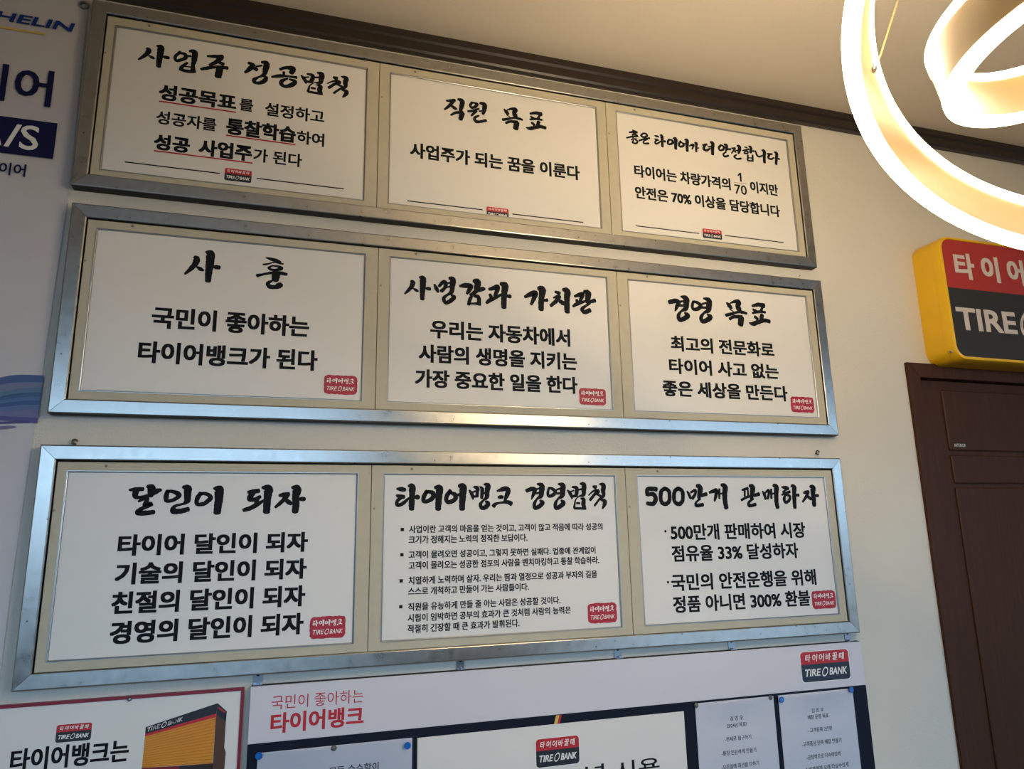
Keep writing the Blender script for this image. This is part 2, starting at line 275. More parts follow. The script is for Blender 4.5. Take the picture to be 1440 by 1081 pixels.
# brush-written syllables: strokes of x,y,width traced in the crops below
CROPS = {'A': (180, 50, 4.5), 'B': (560, 380, 4.966), 'C': (870, 170, 6.0), 'D': (920, 410, 8.0), 'E': (170, 670, 5.333),
         'F': (545, 670, 4.5), 'G': (895, 670, 5.333), 'H': (250, 340, 8.47), 'K': (600, 120, 7.2)}
BR = {
'H사': '200,178,40 225,205,78 205,265,68 150,325,52 85,382,26|228,298,22 268,322,48 304,342,26|335,118,24 385,140,98 388,200,96 378,290,86 366,390,76 360,470,66|412,292,20 455,300,54 498,306,48',
'H훈': '1050,188,12 1110,205,38 1180,226,44 1226,242,24|1018,270,22 1075,262,20 1150,244,14 1210,255,20 1256,264,18|1080,308,30 1115,331,28 1175,333,30 1232,318,44 1215,300,34 1160,287,20 1115,290,20 1080,310,28|945,402,44 1000,390,30 1080,374,30 1170,366,36 1250,376,42 1298,388,34|1170,372,90 1168,410,92 1168,440,90 1180,460,60|1125,462,20 1075,492,44 1095,532,52 1160,538,50 1215,518,74 1240,518,46',
'E달': '62,100,16 110,96,34 168,93,30|115,100,44 108,145,40 140,156,26 200,140,20|198,72,24 230,85,58 226,120,50 222,148,36|232,128,42 275,106,36 302,100,22|132,186,18 165,170,24 205,158,20|203,160,20 190,190,34 172,214,24|180,206,24 228,206,34 160,238,32 126,268,40 180,273,38 248,266,34',
'E인': '350,105,28 340,150,38 345,182,28 395,174,28 438,142,32 418,122,34 380,110,24 350,112,24|465,78,22 500,88,56 500,130,50 498,178,46 470,206,18|470,204,16 405,222,24 392,256,44 440,260,40 506,244,36',
'E이': '600,124,32 572,165,34 572,205,28 620,204,30 650,184,34 674,160,34 660,140,30 628,126,24 600,130,26|698,88,18 735,98,66 735,160,60 728,220,55 722,272,52',
'E되': '955,116,24 990,112,32 1036,106,32|992,118,42 966,165,40 1000,172,30 1045,150,26|1024,164,30 1015,200,32|920,252,28 970,236,34 1030,205,30 1072,176,14|1060,80,18 1105,92,60 1100,150,56 1095,210,52 1092,266,50',
'E자': '1188,142,22 1225,136,34 1260,132,32|1246,138,38 1215,180,32 1158,230,20|1226,166,24 1260,192,34 1280,205,22|1282,80,18 1320,92,60 1312,150,52 1312,210,50 1306,264,46|1330,168,18 1360,168,32 1380,168,26',
'F타': '58,77,10 86,79,26 112,83,20|56,118,12 80,126,26 106,128,22|82,134,22 60,158,20 62,180,20 90,174,22 120,150,18 140,132,10|132,58,14 155,66,40 155,120,34 153,170,34 152,206,32|168,130,12 188,130,30 200,130,20',
'F이': '250,92,24 230,125,26 230,156,22 262,152,24 290,128,28 286,104,28 262,96,20 246,98,22|298,68,16 328,74,42 326,120,40 322,170,36 320,206,34',
'F어': '398,88,24 374,125,26 376,158,24 406,157,26 430,138,26 426,114,26 406,104,18 394,102,20|424,122,18 458,112,16|450,58,18 478,66,42 475,120,40 472,170,36 472,206,34',
'F뱅': '518,86,10 534,112,22 541,144,8|546,65,12 568,73,24 568,98,20 565,127,18|540,98,10 556,92,10|546,126,14 574,123,12|584,64,8 599,79,22 597,110,20 596,136,18|602,112,8 622,98,8|609,48,8 633,57,32 630,98,28 627,130,24 607,149,12 588,174,20 596,197,22 622,192,26 636,170,26 620,156,12',
'F크': '693,91,10 723,82,24 745,76,26 764,86,28 755,118,26 740,154,12|699,131,12 717,129,22 731,129,16|670,188,24 680,176,20 700,168,13 731,163,13 760,161,22 784,172,26',
'F경': '879,90,22 912,78,24 932,84,24 922,114,20 911,144,6|937,82,10 960,74,10|935,106,12 960,103,12|946,46,8 975,56,30 975,88,32 970,122,26 946,141,12 929,171,20 934,198,22 960,188,24 980,165,26 964,150,10',
'F영': '1021,70,12 1014,105,16 1022,124,16 1047,116,20 1062,95,20 1042,77,16 1023,72,12|1070,83,10 1092,75,10|1068,107,12 1094,105,12|1079,46,8 1108,56,30 1108,88,32 1103,122,26 1079,141,12 1062,171,20 1067,198,22 1093,188,24 1113,165,26 1097,150,10',
'F법': '1139,85,8 1157,109,20 1168,140,8|1168,66,10 1194,70,20 1198,92,22 1191,124,20|1156,95,8 1180,88,8|1168,124,14 1188,124,14|1209,83,10 1228,79,10|1218,44,8 1241,52,28 1241,88,26 1238,116,20 1209,126,6 1189,149,7 1184,175,10 1182,199,14|1222,138,8 1241,144,20 1239,175,26 1248,201,18|1196,168,12 1216,168,12|1182,200,13 1254,202,13',
'F칙': '1300,62,12 1318,68,24|1272,118,6 1296,96,9 1314,88,14 1333,94,22 1309,114,16 1282,148,16|1318,107,10 1350,124,14|1341,47,8 1366,54,24 1364,88,26 1366,122,18 1340,144,12 1310,184,12|1349,148,8 1373,154,22 1373,175,22 1359,203,8',
'B명': '252,98,12 266,126,26 280,152,16|284,112,18 315,82,26 332,92,28 325,122,22 300,146,24|336,94,10 368,85,12|332,120,10 366,112,12|356,54,20 382,66,38 378,110,34 372,150,28 344,172,14|344,170,14 318,196,24 332,226,24 362,215,28 390,188,28 370,173,14',
'B감': '430,110,16 470,106,34 508,110,30 495,140,28 480,164,16|526,74,24 555,82,42 550,120,38 540,148,28 502,172,16|556,142,22 590,130,28 604,130,18|514,176,16 500,205,24 492,240,20|530,178,22 560,188,26 564,228,26|492,234,12 530,232,14 572,234,26',
'B과': '634,132,18 665,125,28 694,114,30 690,142,28 674,178,20|640,168,20 654,198,24|616,228,18 645,206,28 680,190,22 722,168,14|715,94,24 746,106,46 742,150,40 738,200,36 738,260,34|752,180,18 784,182,26',
'B가': '884,186,18 925,166,32 958,158,34 950,190,30 928,238,18|978,124,26 1006,136,46 1002,180,38 998,230,36 998,275,34|1012,210,16 1042,208,22',
'B치': '1096,150,16 1128,160,24|1084,192,10 1122,176,20|1126,180,26 1105,212,26 1064,248,20|1116,206,18 1145,226,28 1162,238,18|1150,134,20 1180,146,42 1178,190,38 1178,245,36 1180,292,34',
'B관': '1232,182,16 1265,171,26 1288,165,24 1280,192,24 1266,218,14|1246,206,18 1252,230,20|1220,252,14 1250,234,24 1304,216,14|1298,148,22 1326,160,38 1322,200,34 1318,226,22|1335,220,18 1374,211,26|1340,230,12 1300,255,18 1284,272,24 1302,292,28 1340,278,28',
'A업': '332,103,20 300,132,20 305,158,18 335,154,22 364,140,24 360,117,22 332,112,14|360,130,14 398,130,14|390,98,16 422,106,34 420,150,34 416,178,24|376,172,16 342,198,22 335,218,22|410,172,20 412,228,30|362,196,8 406,200,10|332,214,20 375,226,22 424,228,20',
'A주': '502,130,14 550,132,24 600,134,28|588,140,34 560,166,28 516,186,16|570,166,20 604,182,24|462,213,18 500,206,24 560,198,20 630,206,24|580,212,44 574,240,42 570,260,42',
'A성': '762,172,18 790,188,30 766,214,28 740,234,14|786,200,18 816,216,26|810,196,12 848,190,12|846,168,16 876,176,34 870,215,34 862,244,24 828,264,12|828,262,12 800,278,22 800,295,20 832,300,22 864,286,28 874,264,20 848,256,10',
'A공': '962,214,18 1000,203,22 1044,210,34 1032,238,28|986,230,16 986,256,14|910,262,14 960,255,24 1010,258,14 1066,265,20|1010,272,12 974,288,24 972,310,24 1000,322,22 1040,310,30 1058,290,22 1020,276,12',
'K직': '200,155,18 240,155,28 285,150,30|272,155,34 235,200,30 182,244,18|242,200,18 280,228,32 304,240,18|318,140,22 360,160,44 354,210,42 342,256,30|246,300,20 300,276,26 365,275,34|362,280,46 352,310,46 342,345,40',
'K원': '462,170,22 442,200,24 455,226,22 490,216,28 510,190,30 486,178,18 462,174,18|416,262,20 460,258,24 530,236,18|502,256,28 480,280,24 452,308,16|530,262,14 575,258,14|540,180,22 585,195,44 582,250,40 570,290,26|530,306,16 486,330,24 500,366,30 550,366,26 602,356,28',
'D목': '814,124,16 846,160,42 872,186,24|850,132,10 900,112,28 940,114,46 952,128,48 936,162,44 960,196,44|936,180,42 962,216,46|846,196,10 890,222,10|806,266,30 870,250,28 940,230,22 990,232,30 1042,246,22|848,308,28 900,282,30 985,286,40|976,290,62 974,330,60 970,374,56',
'D표': '1102,162,22 1170,146,36 1236,158,46|1112,200,22 1150,222,30|1216,180,22 1200,216,26|1104,240,18 1180,226,26 1250,232,22|1130,280,26 1162,308,32|1212,260,36 1204,312,42|1070,352,14 1112,362,38 1165,344,40 1235,324,36 1298,336,36',
'C좋': '118,78,12 140,88,14|88,96,12 125,93,18 156,96,18|142,100,18 114,120,12|130,112,12 156,122,14|66,143,12 110,133,14 162,130,16|122,136,10 120,150,10|104,158,10 150,150,10|125,165,12 117,182,14 145,190,14 160,172,14 140,160,10',
'C은': '206,104,12 190,125,16 214,137,14 240,125,16 230,108,14 206,104,12|172,166,14 215,152,14 262,145,14|240,155,12 213,170,12 213,189,14 255,190,16',
'C더': '708,204,14 745,198,18|728,206,18 716,236,20 745,248,18 772,230,12|752,218,10 782,215,12|772,178,14 793,190,28 792,235,26 792,283,24',
'C안': '866,202,16 846,225,18 854,247,14 880,242,16 890,222,18 874,207,14|890,198,14 910,206,22 910,235,20 905,255,12|915,240,12 944,238,16|905,262,12 884,280,14 894,300,16 928,292,14',
'C전': '952,232,12 985,230,16|980,232,14 952,274,10|968,250,12 988,264,14|985,250,10 1006,248,10|998,208,14 1020,220,26 1015,255,24 1010,276,14|995,285,12 975,302,14 1000,320,14 1034,316,14',
'C합': '1062,220,10 1084,226,12|1046,250,10 1098,238,12|1066,258,10 1060,272,12 1085,274,12 1090,258,12 1066,256,10|1098,214,12 1115,225,22 1112,268,20|1118,255,10 1144,254,14|1090,288,14 1088,332,14|1130,288,14 1130,337,16|1090,312,8 1130,312,8|1086,334,12 1134,339,12',
'C니': '1154,252,12 1165,285,16 1185,302,14 1214,290,10|1208,248,14 1228,258,26 1228,300,24 1230,352,22',
'C다': '1252,278,12 1295,280,14|1272,284,16 1262,310,16 1285,322,14 1312,310,10|1314,264,12 1333,275,24 1330,320,22 1328,366,20|1340,318,12 1356,322,14',
'G5': '152,95,28 86,94,28 80,138,24|84,136,22 122,130,28 144,162,30 128,202,28 80,200,24',
'Ga': '215,88,24 186,112,26 184,180,26 215,206,26 246,180,26 244,112,26 215,88,24',
'Gb': '315,88,24 286,112,26 284,180,26 315,206,26 346,180,26 344,112,26 315,88,24',
'G만': '380,110,10 395,136,20 405,165,14|406,120,12 440,102,18 440,132,18 418,164,22|450,68,18 476,80,34 475,125,34 466,162,20|485,142,20 526,130,24|480,165,12 448,192,14 450,216,22 500,210,22',
'G개': '546,120,14 580,108,24 600,105,26 595,145,22 586,184,12|622,92,14 622,162,14|620,130,10 652,125,10|636,62,18 664,76,36 662,130,34 665,190,32 674,236,30',
'G판': '792,100,12 836,88,18|812,108,14 812,146,12|836,104,12 838,142,12|786,176,14 830,153,16 854,146,12|846,68,16 870,80,34 868,125,32 860,164,20|880,142,18 920,130,22|876,165,12 844,192,16 845,218,20 894,208,20',
'G매': '946,110,10 960,136,20 968,170,14|964,124,10 990,102,16 992,132,16 984,166,16|1010,94,14 1012,162,14|1012,130,10 1036,125,10|1024,66,16 1048,78,32 1048,130,30 1050,190,28 1058,233,26',
'G하': '1088,78,8 1120,84,24 1140,90,18|1128,92,12 1098,118,12|1090,136,10 1152,112,16|1115,138,14 1108,170,20 1120,194,16 1146,176,18 1150,146,16 1120,136,12|1160,68,14 1182,80,30 1182,130,28 1185,190,26 1188,233,24|1190,140,14 1218,138,18',
}
def brush_world(key, Y):
    ox, oy, s = CROPS[key[0]]; out = []
    for st in BR[key].split('|'):
        pts = []
        for t in st.split():
            x, y, wd = map(float, t.split(','))
            p = at(ox + x / s, oy + y / s, Y); q = at(ox + (x + 1) / s, oy + y / s, Y)
            pts.append((p.x, p.z, (wd * 1.06 + s * (.05 if key[0] == 'C' else .35)) * (q - p).length))
        out.append(pts)
    return out
def brush_draw(mb, strokes, Y, mi=0, simple=False):
    Y0 = Y
    for si, pts in enumerate(strokes):
        Y = Y0 - si * .00005
        P = [pts[0]] + list(pts) + [pts[-1]]; res = []
        sub = 2 if simple else 7
        for i in range(1, len(P) - 2):
            for k in range(sub):
                t = k / sub; o = []
                for c in range(3):
                    a, b, c2, d = P[i-1][c], P[i][c], P[i+1][c], P[i+2][c]
                    o.append(0.5 * (2*b + (c2-a)*t + (2*a - 5*b + 4*c2 - d)*t*t + (3*b - a - 3*c2 + d)*t**3))
                res.append(o)
        res.append(list(pts[-1]))
        n = len(res); L, R = [], []
        for i, (x, z, wd) in enumerate(res):
            a, b = res[max(0, i-1)], res[min(n-1, i+1)]
            dx, dz = b[0] - a[0], b[1] - a[1]; l = math.hypot(dx, dz) or 1e-9; nx, nz = -dz / l, dx / l
            j1 = j2 = 1.0
            if not simple: j1 += random.uniform(-0.07, 0.07); j2 += random.uniform(-0.07, 0.07)
            hw = max(wd, 1e-5) / 2
            L.append((x + nx*hw*j1, z + nz*hw*j1)); R.append((x - nx*hw*j2, z - nz*hw*j2))
        for i in range(n - 1):
            mb.face([(L[i][0], Y, L[i][1]), (R[i][0], Y, R[i][1]), (R[i+1][0], Y, R[i+1][1]), (L[i+1][0], Y, L[i+1][1])], mi)
        for e, (a, b) in ((0, (0, 1)), (1, (n-1, n-2))):               # round, slightly ragged ends
            x, z, wd = res[a]; x2, z2, _ = res[b]; dx, dz = x - x2, z - z2; l = math.hypot(dx, dz) or 1e-9; dx /= l; dz /= l
            hw = wd / 2; cap = []
            for q in range(7):
                t = math.pi * q / 6; f = 1 if simple else random.uniform(0.9, 1.08)
                u = math.cos(t) * hw; v = math.sin(t) * hw * 0.55 * f
                cap.append((x + (-dz)*u + dx*v, Y, z + dx*u + dz*v))
            mb.face(cap, mi)
def brush(mb, key, Y, box=None, simple=False, mi=0):
    """box: (x left, x right, y top, y bottom) in the crop of box[4]; else drawn where it was traced"""
    st = brush_world(key, Y)
    if box:
        ox, oy, s = CROPS[box[4]] if isinstance(box[4], str) else box[4]
        xl, xr, yt, yb = box[:4]
        a = at(ox + xl/s, oy + (yt+yb)/2/s, Y).x; b = at(ox + xr/s, oy + (yt+yb)/2/s, Y).x
        c = at(ox + (xl+xr)/2/s, oy + yt/s, Y).z; d = at(ox + (xl+xr)/2/s, oy + yb/s, Y).z
        st = refit(st, a, b, d, c)
    brush_draw(mb, st, Y, mi, simple)
def refit(st, a, b, d, c):
    x0 = min(p[0] - p[2]/2.4 for s_ in st for p in s_); x1 = max(p[0] + p[2]/2.4 for s_ in st for p in s_)
    z0 = min(p[1] - p[2]/3 for s_ in st for p in s_); z1 = max(p[1] + p[2]/3 for s_ in st for p in s_)
    kx, kz = (b - a) / (x1 - x0), (c - d) / (z1 - z0); k = (kx + kz) / 2
    return [[(a + (p[0] - x0)*kx, d + (p[1] - z0)*kz, p[2]*k) for p in s_] for s_ in st]

def oring(mb, cx, cz, rx, rz, wd, slant, Y, mi=0, n=22):
    """the slanted ring of the tyre mark"""
    pts = []
    for q in (0, 1):
        k = 1 - q * wd
        pts.append([(cx + rx*k*math.cos(t) + slant*rz*k*math.sin(t), Y, cz + rz*k*math.sin(t)) for t in (2*math.pi*i/n for i in range(n))])
    for i in range(n):
        j = (i + 1) % n; mb.face([pts[0][i], pts[0][j], pts[1][j], pts[1][i]], mi)
def wordmark(mb, cx, cz, wd, h, Y, mi, bold=0.03, shear=0.22):
    """TIRE (ring) BANK across width wd"""
    put(mb, 'TIRE', cx - wd*0.5, cx - wd*0.135, cz - h*0.5, cz + h*0.5, Y, bold, mi, shear)
    put(mb, 'BANK', cx + wd*0.085, cx + wd*0.5, cz - h*0.5, cz + h*0.5, Y, bold, mi, shear)
    oring(mb, cx - wd*0.025, cz, wd*0.068, h*0.66, 0.27, 0.32, Y, mi)
def rrect(cx, cz, wd, h, r, n=5, which='all'):
    P = []
    for (sx, sz, a0) in ((1, 1, 0), (-1, 1, 90), (-1, -1, 180), (1, -1, 270)):
        rr = r if which == 'all' or (which == 'top' and sz > 0) or (which == 'bottom' and sz < 0) else 0
        if rr == 0: P.append((cx + sx*wd/2, cz + sz*h/2)); continue
        for i in range(n + 1):
            t = math.radians(a0 + 90*i/n); P.append((cx + sx*(wd/2 - rr) + rr*math.cos(t), cz + sz*(h/2 - rr) + rr*math.sin(t)))
    return P
def logo(mb, cx, cz, wd, h, Y, mi0=0, split=0.42, back=True, txt='타이어바꿀때'):
    """red over black rounded badge; materials mi0.. = white edge, red, black, print"""
    r = h * 0.13; e = 0.0002
    if back: mb.face([(x, Y, z) for x, z in rrect(cx, cz, wd*1.03, h*1.05, r)], mi0)
    hr = h * split
    mb.face([(x, Y - e, z) for x, z in rrect(cx, cz + h/2 - hr/2, wd, hr, r, which='top')], mi0 + 1)
    mb.face([(x, Y - e, z) for x, z in rrect(cx, cz - h/2 + (h-hr)/2, wd, h - hr, r, which='bottom')], mi0 + 2)
    zc = cz + h/2 - hr/2; n = len(txt)
    for i, ch in enumerate(txt):
        x = cx - wd*0.42 + wd*0.84*(i + 0.5)/n
        put(mb, ch, x - wd*0.052, x + wd*0.052, zc - hr*0.29, zc + hr*0.29, Y - 2*e, 0.02, mi0 + 3, 0.18)
    wordmark(mb, cx, cz - h/2 + (h-hr)*0.52, wd*0.88, h*0.24, Y - 2*e, mi0 + 3)
def seal(mb, cx, cz, wd, h, Y, mi0=0):
    """ragged red seal; materials mi0, mi0+1 = red, print"""
    P = []
    base = rrect(cx, cz, wd, h, h*0.2, 4); n = len(base)
    for i in range(n):
        a, b = base[i], base[(i+1) % n]; k = max(1, int(math.hypot(b[0]-a[0], b[1]-a[1]) / 0.005))
        for j in range(k):
            t = j / k; x = a[0] + (b[0]-a[0])*t; z = a[1] + (b[1]-a[1])*t
            P.append((x + random.uniform(-.0009, .0009), Y, z + random.uniform(-.0011, .0011)))
    mb.face(P, mi0)
    for i, key in enumerate(['F타', 'F이', 'F어', 'F뱅', 'F크']):
        x = cx - wd*0.42 + wd*0.168*i
        brush_draw(mb, [[(p[0], p[1], p[2]*0.8) for p in s_] for s_ in refit(brush_world(key, -0.027), x, x + wd*0.155, cz + h*0.06, cz + h*0.35)], Y - .0002, mi0 + 1, True)
    wordmark(mb, cx, cz - h*0.2, wd*0.84, h*0.2, Y - .0002, mi0 + 1, bold=0.01)
def px_box(cx, cy, wd, h, Y, cr):
    ox, oy, s = cr; c = at(ox + cx/s, oy + cy/s, Y)
    a = at(ox + (cx - wd/2)/s, oy + cy/s, Y); b = at(ox + (cx + wd/2)/s, oy + cy/s, Y)
    t = at(ox + cx/s, oy + (cy - h/2)/s, Y); u = at(ox + cx/s, oy + (cy + h/2)/s, Y)
    return c.x, c.z, b.x - a.x, t.z - u.z

# ------------------------------------------------------------------ the room
M_REAR = mat('rear_wall_paint', (112, 106, 98), 0.7, vary=0.05, scale=3)
T = 0.15
m = MB(); m.box((X0 - T, Y1 - T, -T), (X1 + T, T, 0)); struct(m, 'floor', M_FLOOR)
m = MB(); m.box((X0 - T, Y1 - T, H_ROOM), (X1 + T, T, H_ROOM + T)); struct(m, 'ceiling', M_CEIL)
m = MB(); m.box((X0, 0, 0), (1.60, T, H_ROOM)); m.box((1.60, 0, 2.10), (2.56, T, H_ROOM)); m.box((2.56, 0, 0), (X1, T, H_ROOM))
m.box((1.60, 0.13, 0), (2.56, T, 2.10)); struct(m, 'wall_front', M_WALL)
m = MB(); m.box((X0 - T, Y1 - T, 0), (X0, T, H_ROOM)); struct(m, 'wall_left', M_WALL)
m = MB(); m.box((X1, Y1 - T, 0), (X1 + T, T, H_ROOM)); struct(m, 'wall_right', M_WALL)
m = MB(); xs = X0
for (a, b, c, d) in WINDOWS:
    m.box((xs, Y1 - T, 0), (a, Y1, H_ROOM)); m.box((a, Y1 - T, 0), (b, Y1, c)); m.box((a, Y1 - T, d), (b, Y1, H_ROOM)); xs = b
m.box((xs, Y1 - T, 0), (X1, Y1, H_ROOM)); struct(m, 'wall_rear', M_REAR)
M_ALU = mat('window_aluminium', (140, 142, 145), 0.4, 0.8, vary=0.04)
for i, (a, b, c, d) in enumerate(WINDOWS):
    m = MB(); f = 0.05
    m.box((a, Y1 - .1, c), (b, Y1 - .04, c + f)); m.box((a, Y1 - .1, d - f), (b, Y1 - .04, d))
    n = 3 if i == 0 else 4
    for k in range(n + 1):
        x = a + (b - a - f) * k / n; m.box((x, Y1 - .1, c + f), (x + f, Y1 - .04, d - f))
    struct(m, 'window_%d' % (i + 1), M_ALU)
m = MB()                                                        # crown moulding, stepped profile
prof = [(0, 3.068), (-.020, 3.068), (-.025, 3.074), (-.025, 3.104), (-.031, 3.110), (-.033, 3.133), (0, 3.133)]
m.loft([[(x, y, z) for y, z in prof] for x in (X0, X1)]); struct(m, 'trim_1', M_BROWN)
m = MB(); m.box((X0, -.012, 0), (1.571, 0, .09), bev=.003); struct(m, 'baseboard_front', M_BROWN)

# door in the front wall
m = MB()
def jamb(m, x0, x1, z0, z1): m.box((x0, -.012, z0), (x1, .12, z1), bev=.003)
zt, xl, xr, fw = 2.137, 1.573, 2.585, .054
for P in ([(xl, 0), (xl + fw, 0), (xl + fw, zt - fw), (xl, zt)], [(xr - fw, 0), (xr, 0), (xr, zt), (xr - fw, zt - fw)],
          [(xl + .0012, zt), (xl + fw + .0012, zt - fw), (xr - fw - .0012, zt - fw), (xr - .0012, zt)]):
    m.loft([[(x, .12, z) for x, z in P], [(x, -.012, z) for x, z in P]])
door = struct(m, 'door_1', M_DOOR)
m = MB(); y0 = .022
m.box((xl + fw + .003, y0, .008), (xr - fw - .003, y0 + .04, zt - fw - .003)); leaf = m.build('door_leaf', M_DOOR, door)
for z0, z1 in ((1.813, 2.045), (1.690, 1.796), (0.12, 1.676)):
    m = MB(); xa, xb = 1.752, 2.42; o = .010
    P0 = rrect((xa+xb)/2, (z0+z1)/2, xb-xa, z1-z0, .008, 3); P1 = rrect((xa+xb)/2, (z0+z1)/2, xb-xa-.008, z1-z0-.008, .006, 3)
    P2 = rrect((xa+xb)/2, (z0+z1)/2, xb-xa+.010, z1-z0+.010, .010, 3)
    m.loft([[(x, y0 - .0005, z) for x, z in P2], [(x, y0 + .0005, z) for x, z in P0], [(x, y0 - .005, z) for x, z in P0], [(x, y0 - .008, z) for x, z in P1]])
    m.build('raised_panel', M_DOOR, leaf)
m = MB(); a = at(1341, 622.5, y0 - .0085); b = at(1359, 630, y0 - .0085)
m.box((a.x, y0 - .0085, b.z + .001), (b.x, y0 - .008, a.z))
put(m, 'INTERIOR', a.x + .002, b.x - .002, b.z + .004, a.z - .003, y0 - .009, 0.0, 1)
m.build('door_sticker', [M_DARK, M_PRINTW], leaf)
m = MB(); m.lathe((2.47, y0, 1.0), (0, -1, 0), [(.026, 0), (.026, .006), (.011, .008), (.011, .045)]); m.tube([(2.47, y0 - .04, 1.0), (2.36, y0 - .04, 1.0)], .009); m.build('door_handle', M_STEEL, leaf, smooth=40)

# ------------------------------------------------------------------ the three framed boards
FT = -.035; MT = -.0305; PT = -.0268; INKY = PT - .0004
BOARDS = [ # x centre, z top, height, label
  (-.0031, 3.0394, .5725, 'top framed board of the three, hung just under the brown ceiling moulding'),
  (.0056, 2.4167, .5675, 'middle framed board of the three, metal rails shining gold and blue'),
  (.0, 1.7700, .5718, 'bottom framed board of the three, hung right above the noticeboard')]
JX = (-.3922, .3837); RW = .0375
CX = (-.783, -.0045, .777); PW = .708
CR = {'11': (0, 0, 2.667), '12': (500, 60, 3.789), '13': (830, 130, 4.324), '21': (60, 270, 3.0), '22': (520, 320, 3.861),
      '23': (860, 370, 4.324), '31': (0, 600, 2.667), '32': (510, 630, 3.603), '33': (870, 620, 3.603)}
BODY = {
 '11': [('성공목표', 595, 347, 887, 382, 60, .046), ('를', 898, 392, 950, 396, 46, .034), ('설정하고', 993, 410, 1217, 437, 50, .030),
        ('성공자를', 585, 441, 812, 466, 50, .030), ('통찰학습', 848, 475, 1110, 503, 62, .046), ('하여', 1113, 514, 1216, 525, 50, .030),
        ('성공', 577, 531, 713, 545, 60, .046), ('사업주', 745, 553, 946, 574, 62, .046), ('가 된다', 950, 582, 1133, 601, 50, .030)],
 '12': [('사업주가 되는 꿈을 이룬다', 290, 572, 1195, 694, 78, .038)],
 '13': [('타이어는 차량가격의', 268, 483, 852, 550, 74, .038), ('70', 878, 588, 952, 594, 58, .016),
        ('이지만', 972, 574, 1142, 594, 70, .038), ('안전은 70% 이상을 담당합니다', 272, 611, 1153, 717, 74, .038)],
 '21': [('국민이 좋아하는', 460, 528, 1125, 569, 90, .040), ('타이어뱅크가 된다', 402, 677, 1160, 707, 90, .040)],
 '22': [('우리는 자동차에서', 328, 553, 1088, 595, 98, .040), ('사람의 생명을 지키는', 265, 688, 1125, 722, 96, .040), ('가장 중요한 일을 한다', 245, 823, 1128, 850, 96, .040)],
 '23': [('최고의 전문화로', 360, 493, 988, 522, 92, .040), ('타이어 사고 없는', 350, 630, 1015, 655, 92, .040), ('좋은 세상을 만든다', 310, 763, 1070, 790, 96, .040)],
 '31': [('타이어 달인이 되자', 442, 442, 1155, 433, 78, .044), ('기술의 달인이 되자', 432, 546, 1150, 536, 80, .044),
        ('친절의 달인이 되자', 418, 654, 1145, 640, 82, .044), ('경영의 달인이 되자', 412, 766, 1138, 744, 84, .044)],
 '32': [('사업이란 고객의 마음을 얻는 것이고, 고객이 많고 적음에 따라 성공의', 235, 411, 1215, 398, 40, .030),
        ('크기가 정해지는 노력의 정직한 보답이다.', 233, 463, 835, 454, 40, .030),
        ('고객이 몰려오면 성공이고, 그렇지 못하면 실패다. 업종에 관계없이', 232, 540, 1180, 518, 40, .030),
        ('고객이 몰려오는 성공한 점포의 사람을 벤치마킹하고 통찰 학습하라.', 232, 592, 1198, 569, 40, .030),
        ('치열하게 노력하며 살자. 우리는 땀과 열정으로 성공과 부자의 길을', 232, 669, 1188, 639, 40, .030),
        ('스스로 개척하고 만들어 가는 사람들이다.', 230, 723, 842, 704, 40, .030),
        ('직원을 유능하게 만들 줄 아는 사람은 성공할 것이다.', 230, 803, 1002, 770, 40, .030),
        ('시험이 임박하면 공부의 효과가 큰 것처럼 사람의 능력은', 228, 858, 1055, 821, 40, .030),
        ('적절히 긴장할 때 큰 효과가 발휘된다.', 227, 912, 795, 888, 42, .030)],
 '33': [('500만개 판매하여 시장', 262, 461, 946, 452, 82, .034), ('점유율 33% 달성하자', 268, 571, 910, 553, 82, .034),
        ('국민의 안전운행을 위해', 266, 715, 1000, 691, 84, .034), ('정품 아니면 300% 환불', 275, 826, 970, 797, 84, .034)]}
TITLE = {
 '11': [('H사', (62, 270, 56, 200, 'A')), 'A업', 'A주', 'A성', 'A공', ('F법', (1088, 1240, 226, 366, 'A')), ('F칙', (1256, 1394, 252, 388, 'A'))],
 '12': ['K직', 'K원', ('D목', (756, 978, 224, 452, 'K')), ('D표', (1000, 1216, 268, 460, 'K'))],
 '13': ['C좋', 'C은', ('F타', (300, 402, 116, 222, 'C')), ('F이', (408, 496, 138, 240, 'C')), ('F어', (503, 592, 150, 258, 'C')),
        ('B가', (592, 680, 178, 264, 'C')), 'C더', 'C안', 'C전', 'C합', 'C니', 'C다'],
 '21': ['H사', 'H훈'],
 '22': [('H사', (40, 234, 40, 210, 'B')), 'B명', 'B감', 'B과', 'B가', 'B치', 'B관'],
 '23': [('F경', (150, 394, 46, 330, 'D')), ('F영', (416, 650, 68, 348, 'D')), 'D목', 'D표'],
 '31': ['E달', 'E인', 'E이', 'E되', 'E자'],
 '32': ['F타', 'F이', 'F어', 'F뱅', 'F크', 'F경', 'F영', 'F법', 'F칙'],
 '33': ['G5', 'Ga', 'Gb', 'G만', 'G개', 'G판', 'G매', 'G하', ('E자', (1236, 1372, 66, 230, 'G'))]}
UNDER = [(597, 379, 885, 421), (847, 506, 1108, 543), (577, 565, 947, 611)]
RULES = {'11': [(468, 607, 825, 650), (963, 667, 1290, 710)], '12': [(275, 835, 678, 897), (835, 917, 1213, 953)], '13': [(277, 812, 663, 855), (818, 869, 1177, 912)]}
LOGOS = {'11': (893, 658, 102, 46), '12': (757, 906, 118, 54), '13': (742, 861, 116, 56)}
SEALS = {'21': (1257, 813, 141, 80), '22': (1210, 918, 145, 90), '23': (1161, 860, 140, 94), '31': (1229, 751, 134, 82), '32': (1215, 834, 146, 102), '33': (1040, 803, 120, 92)}
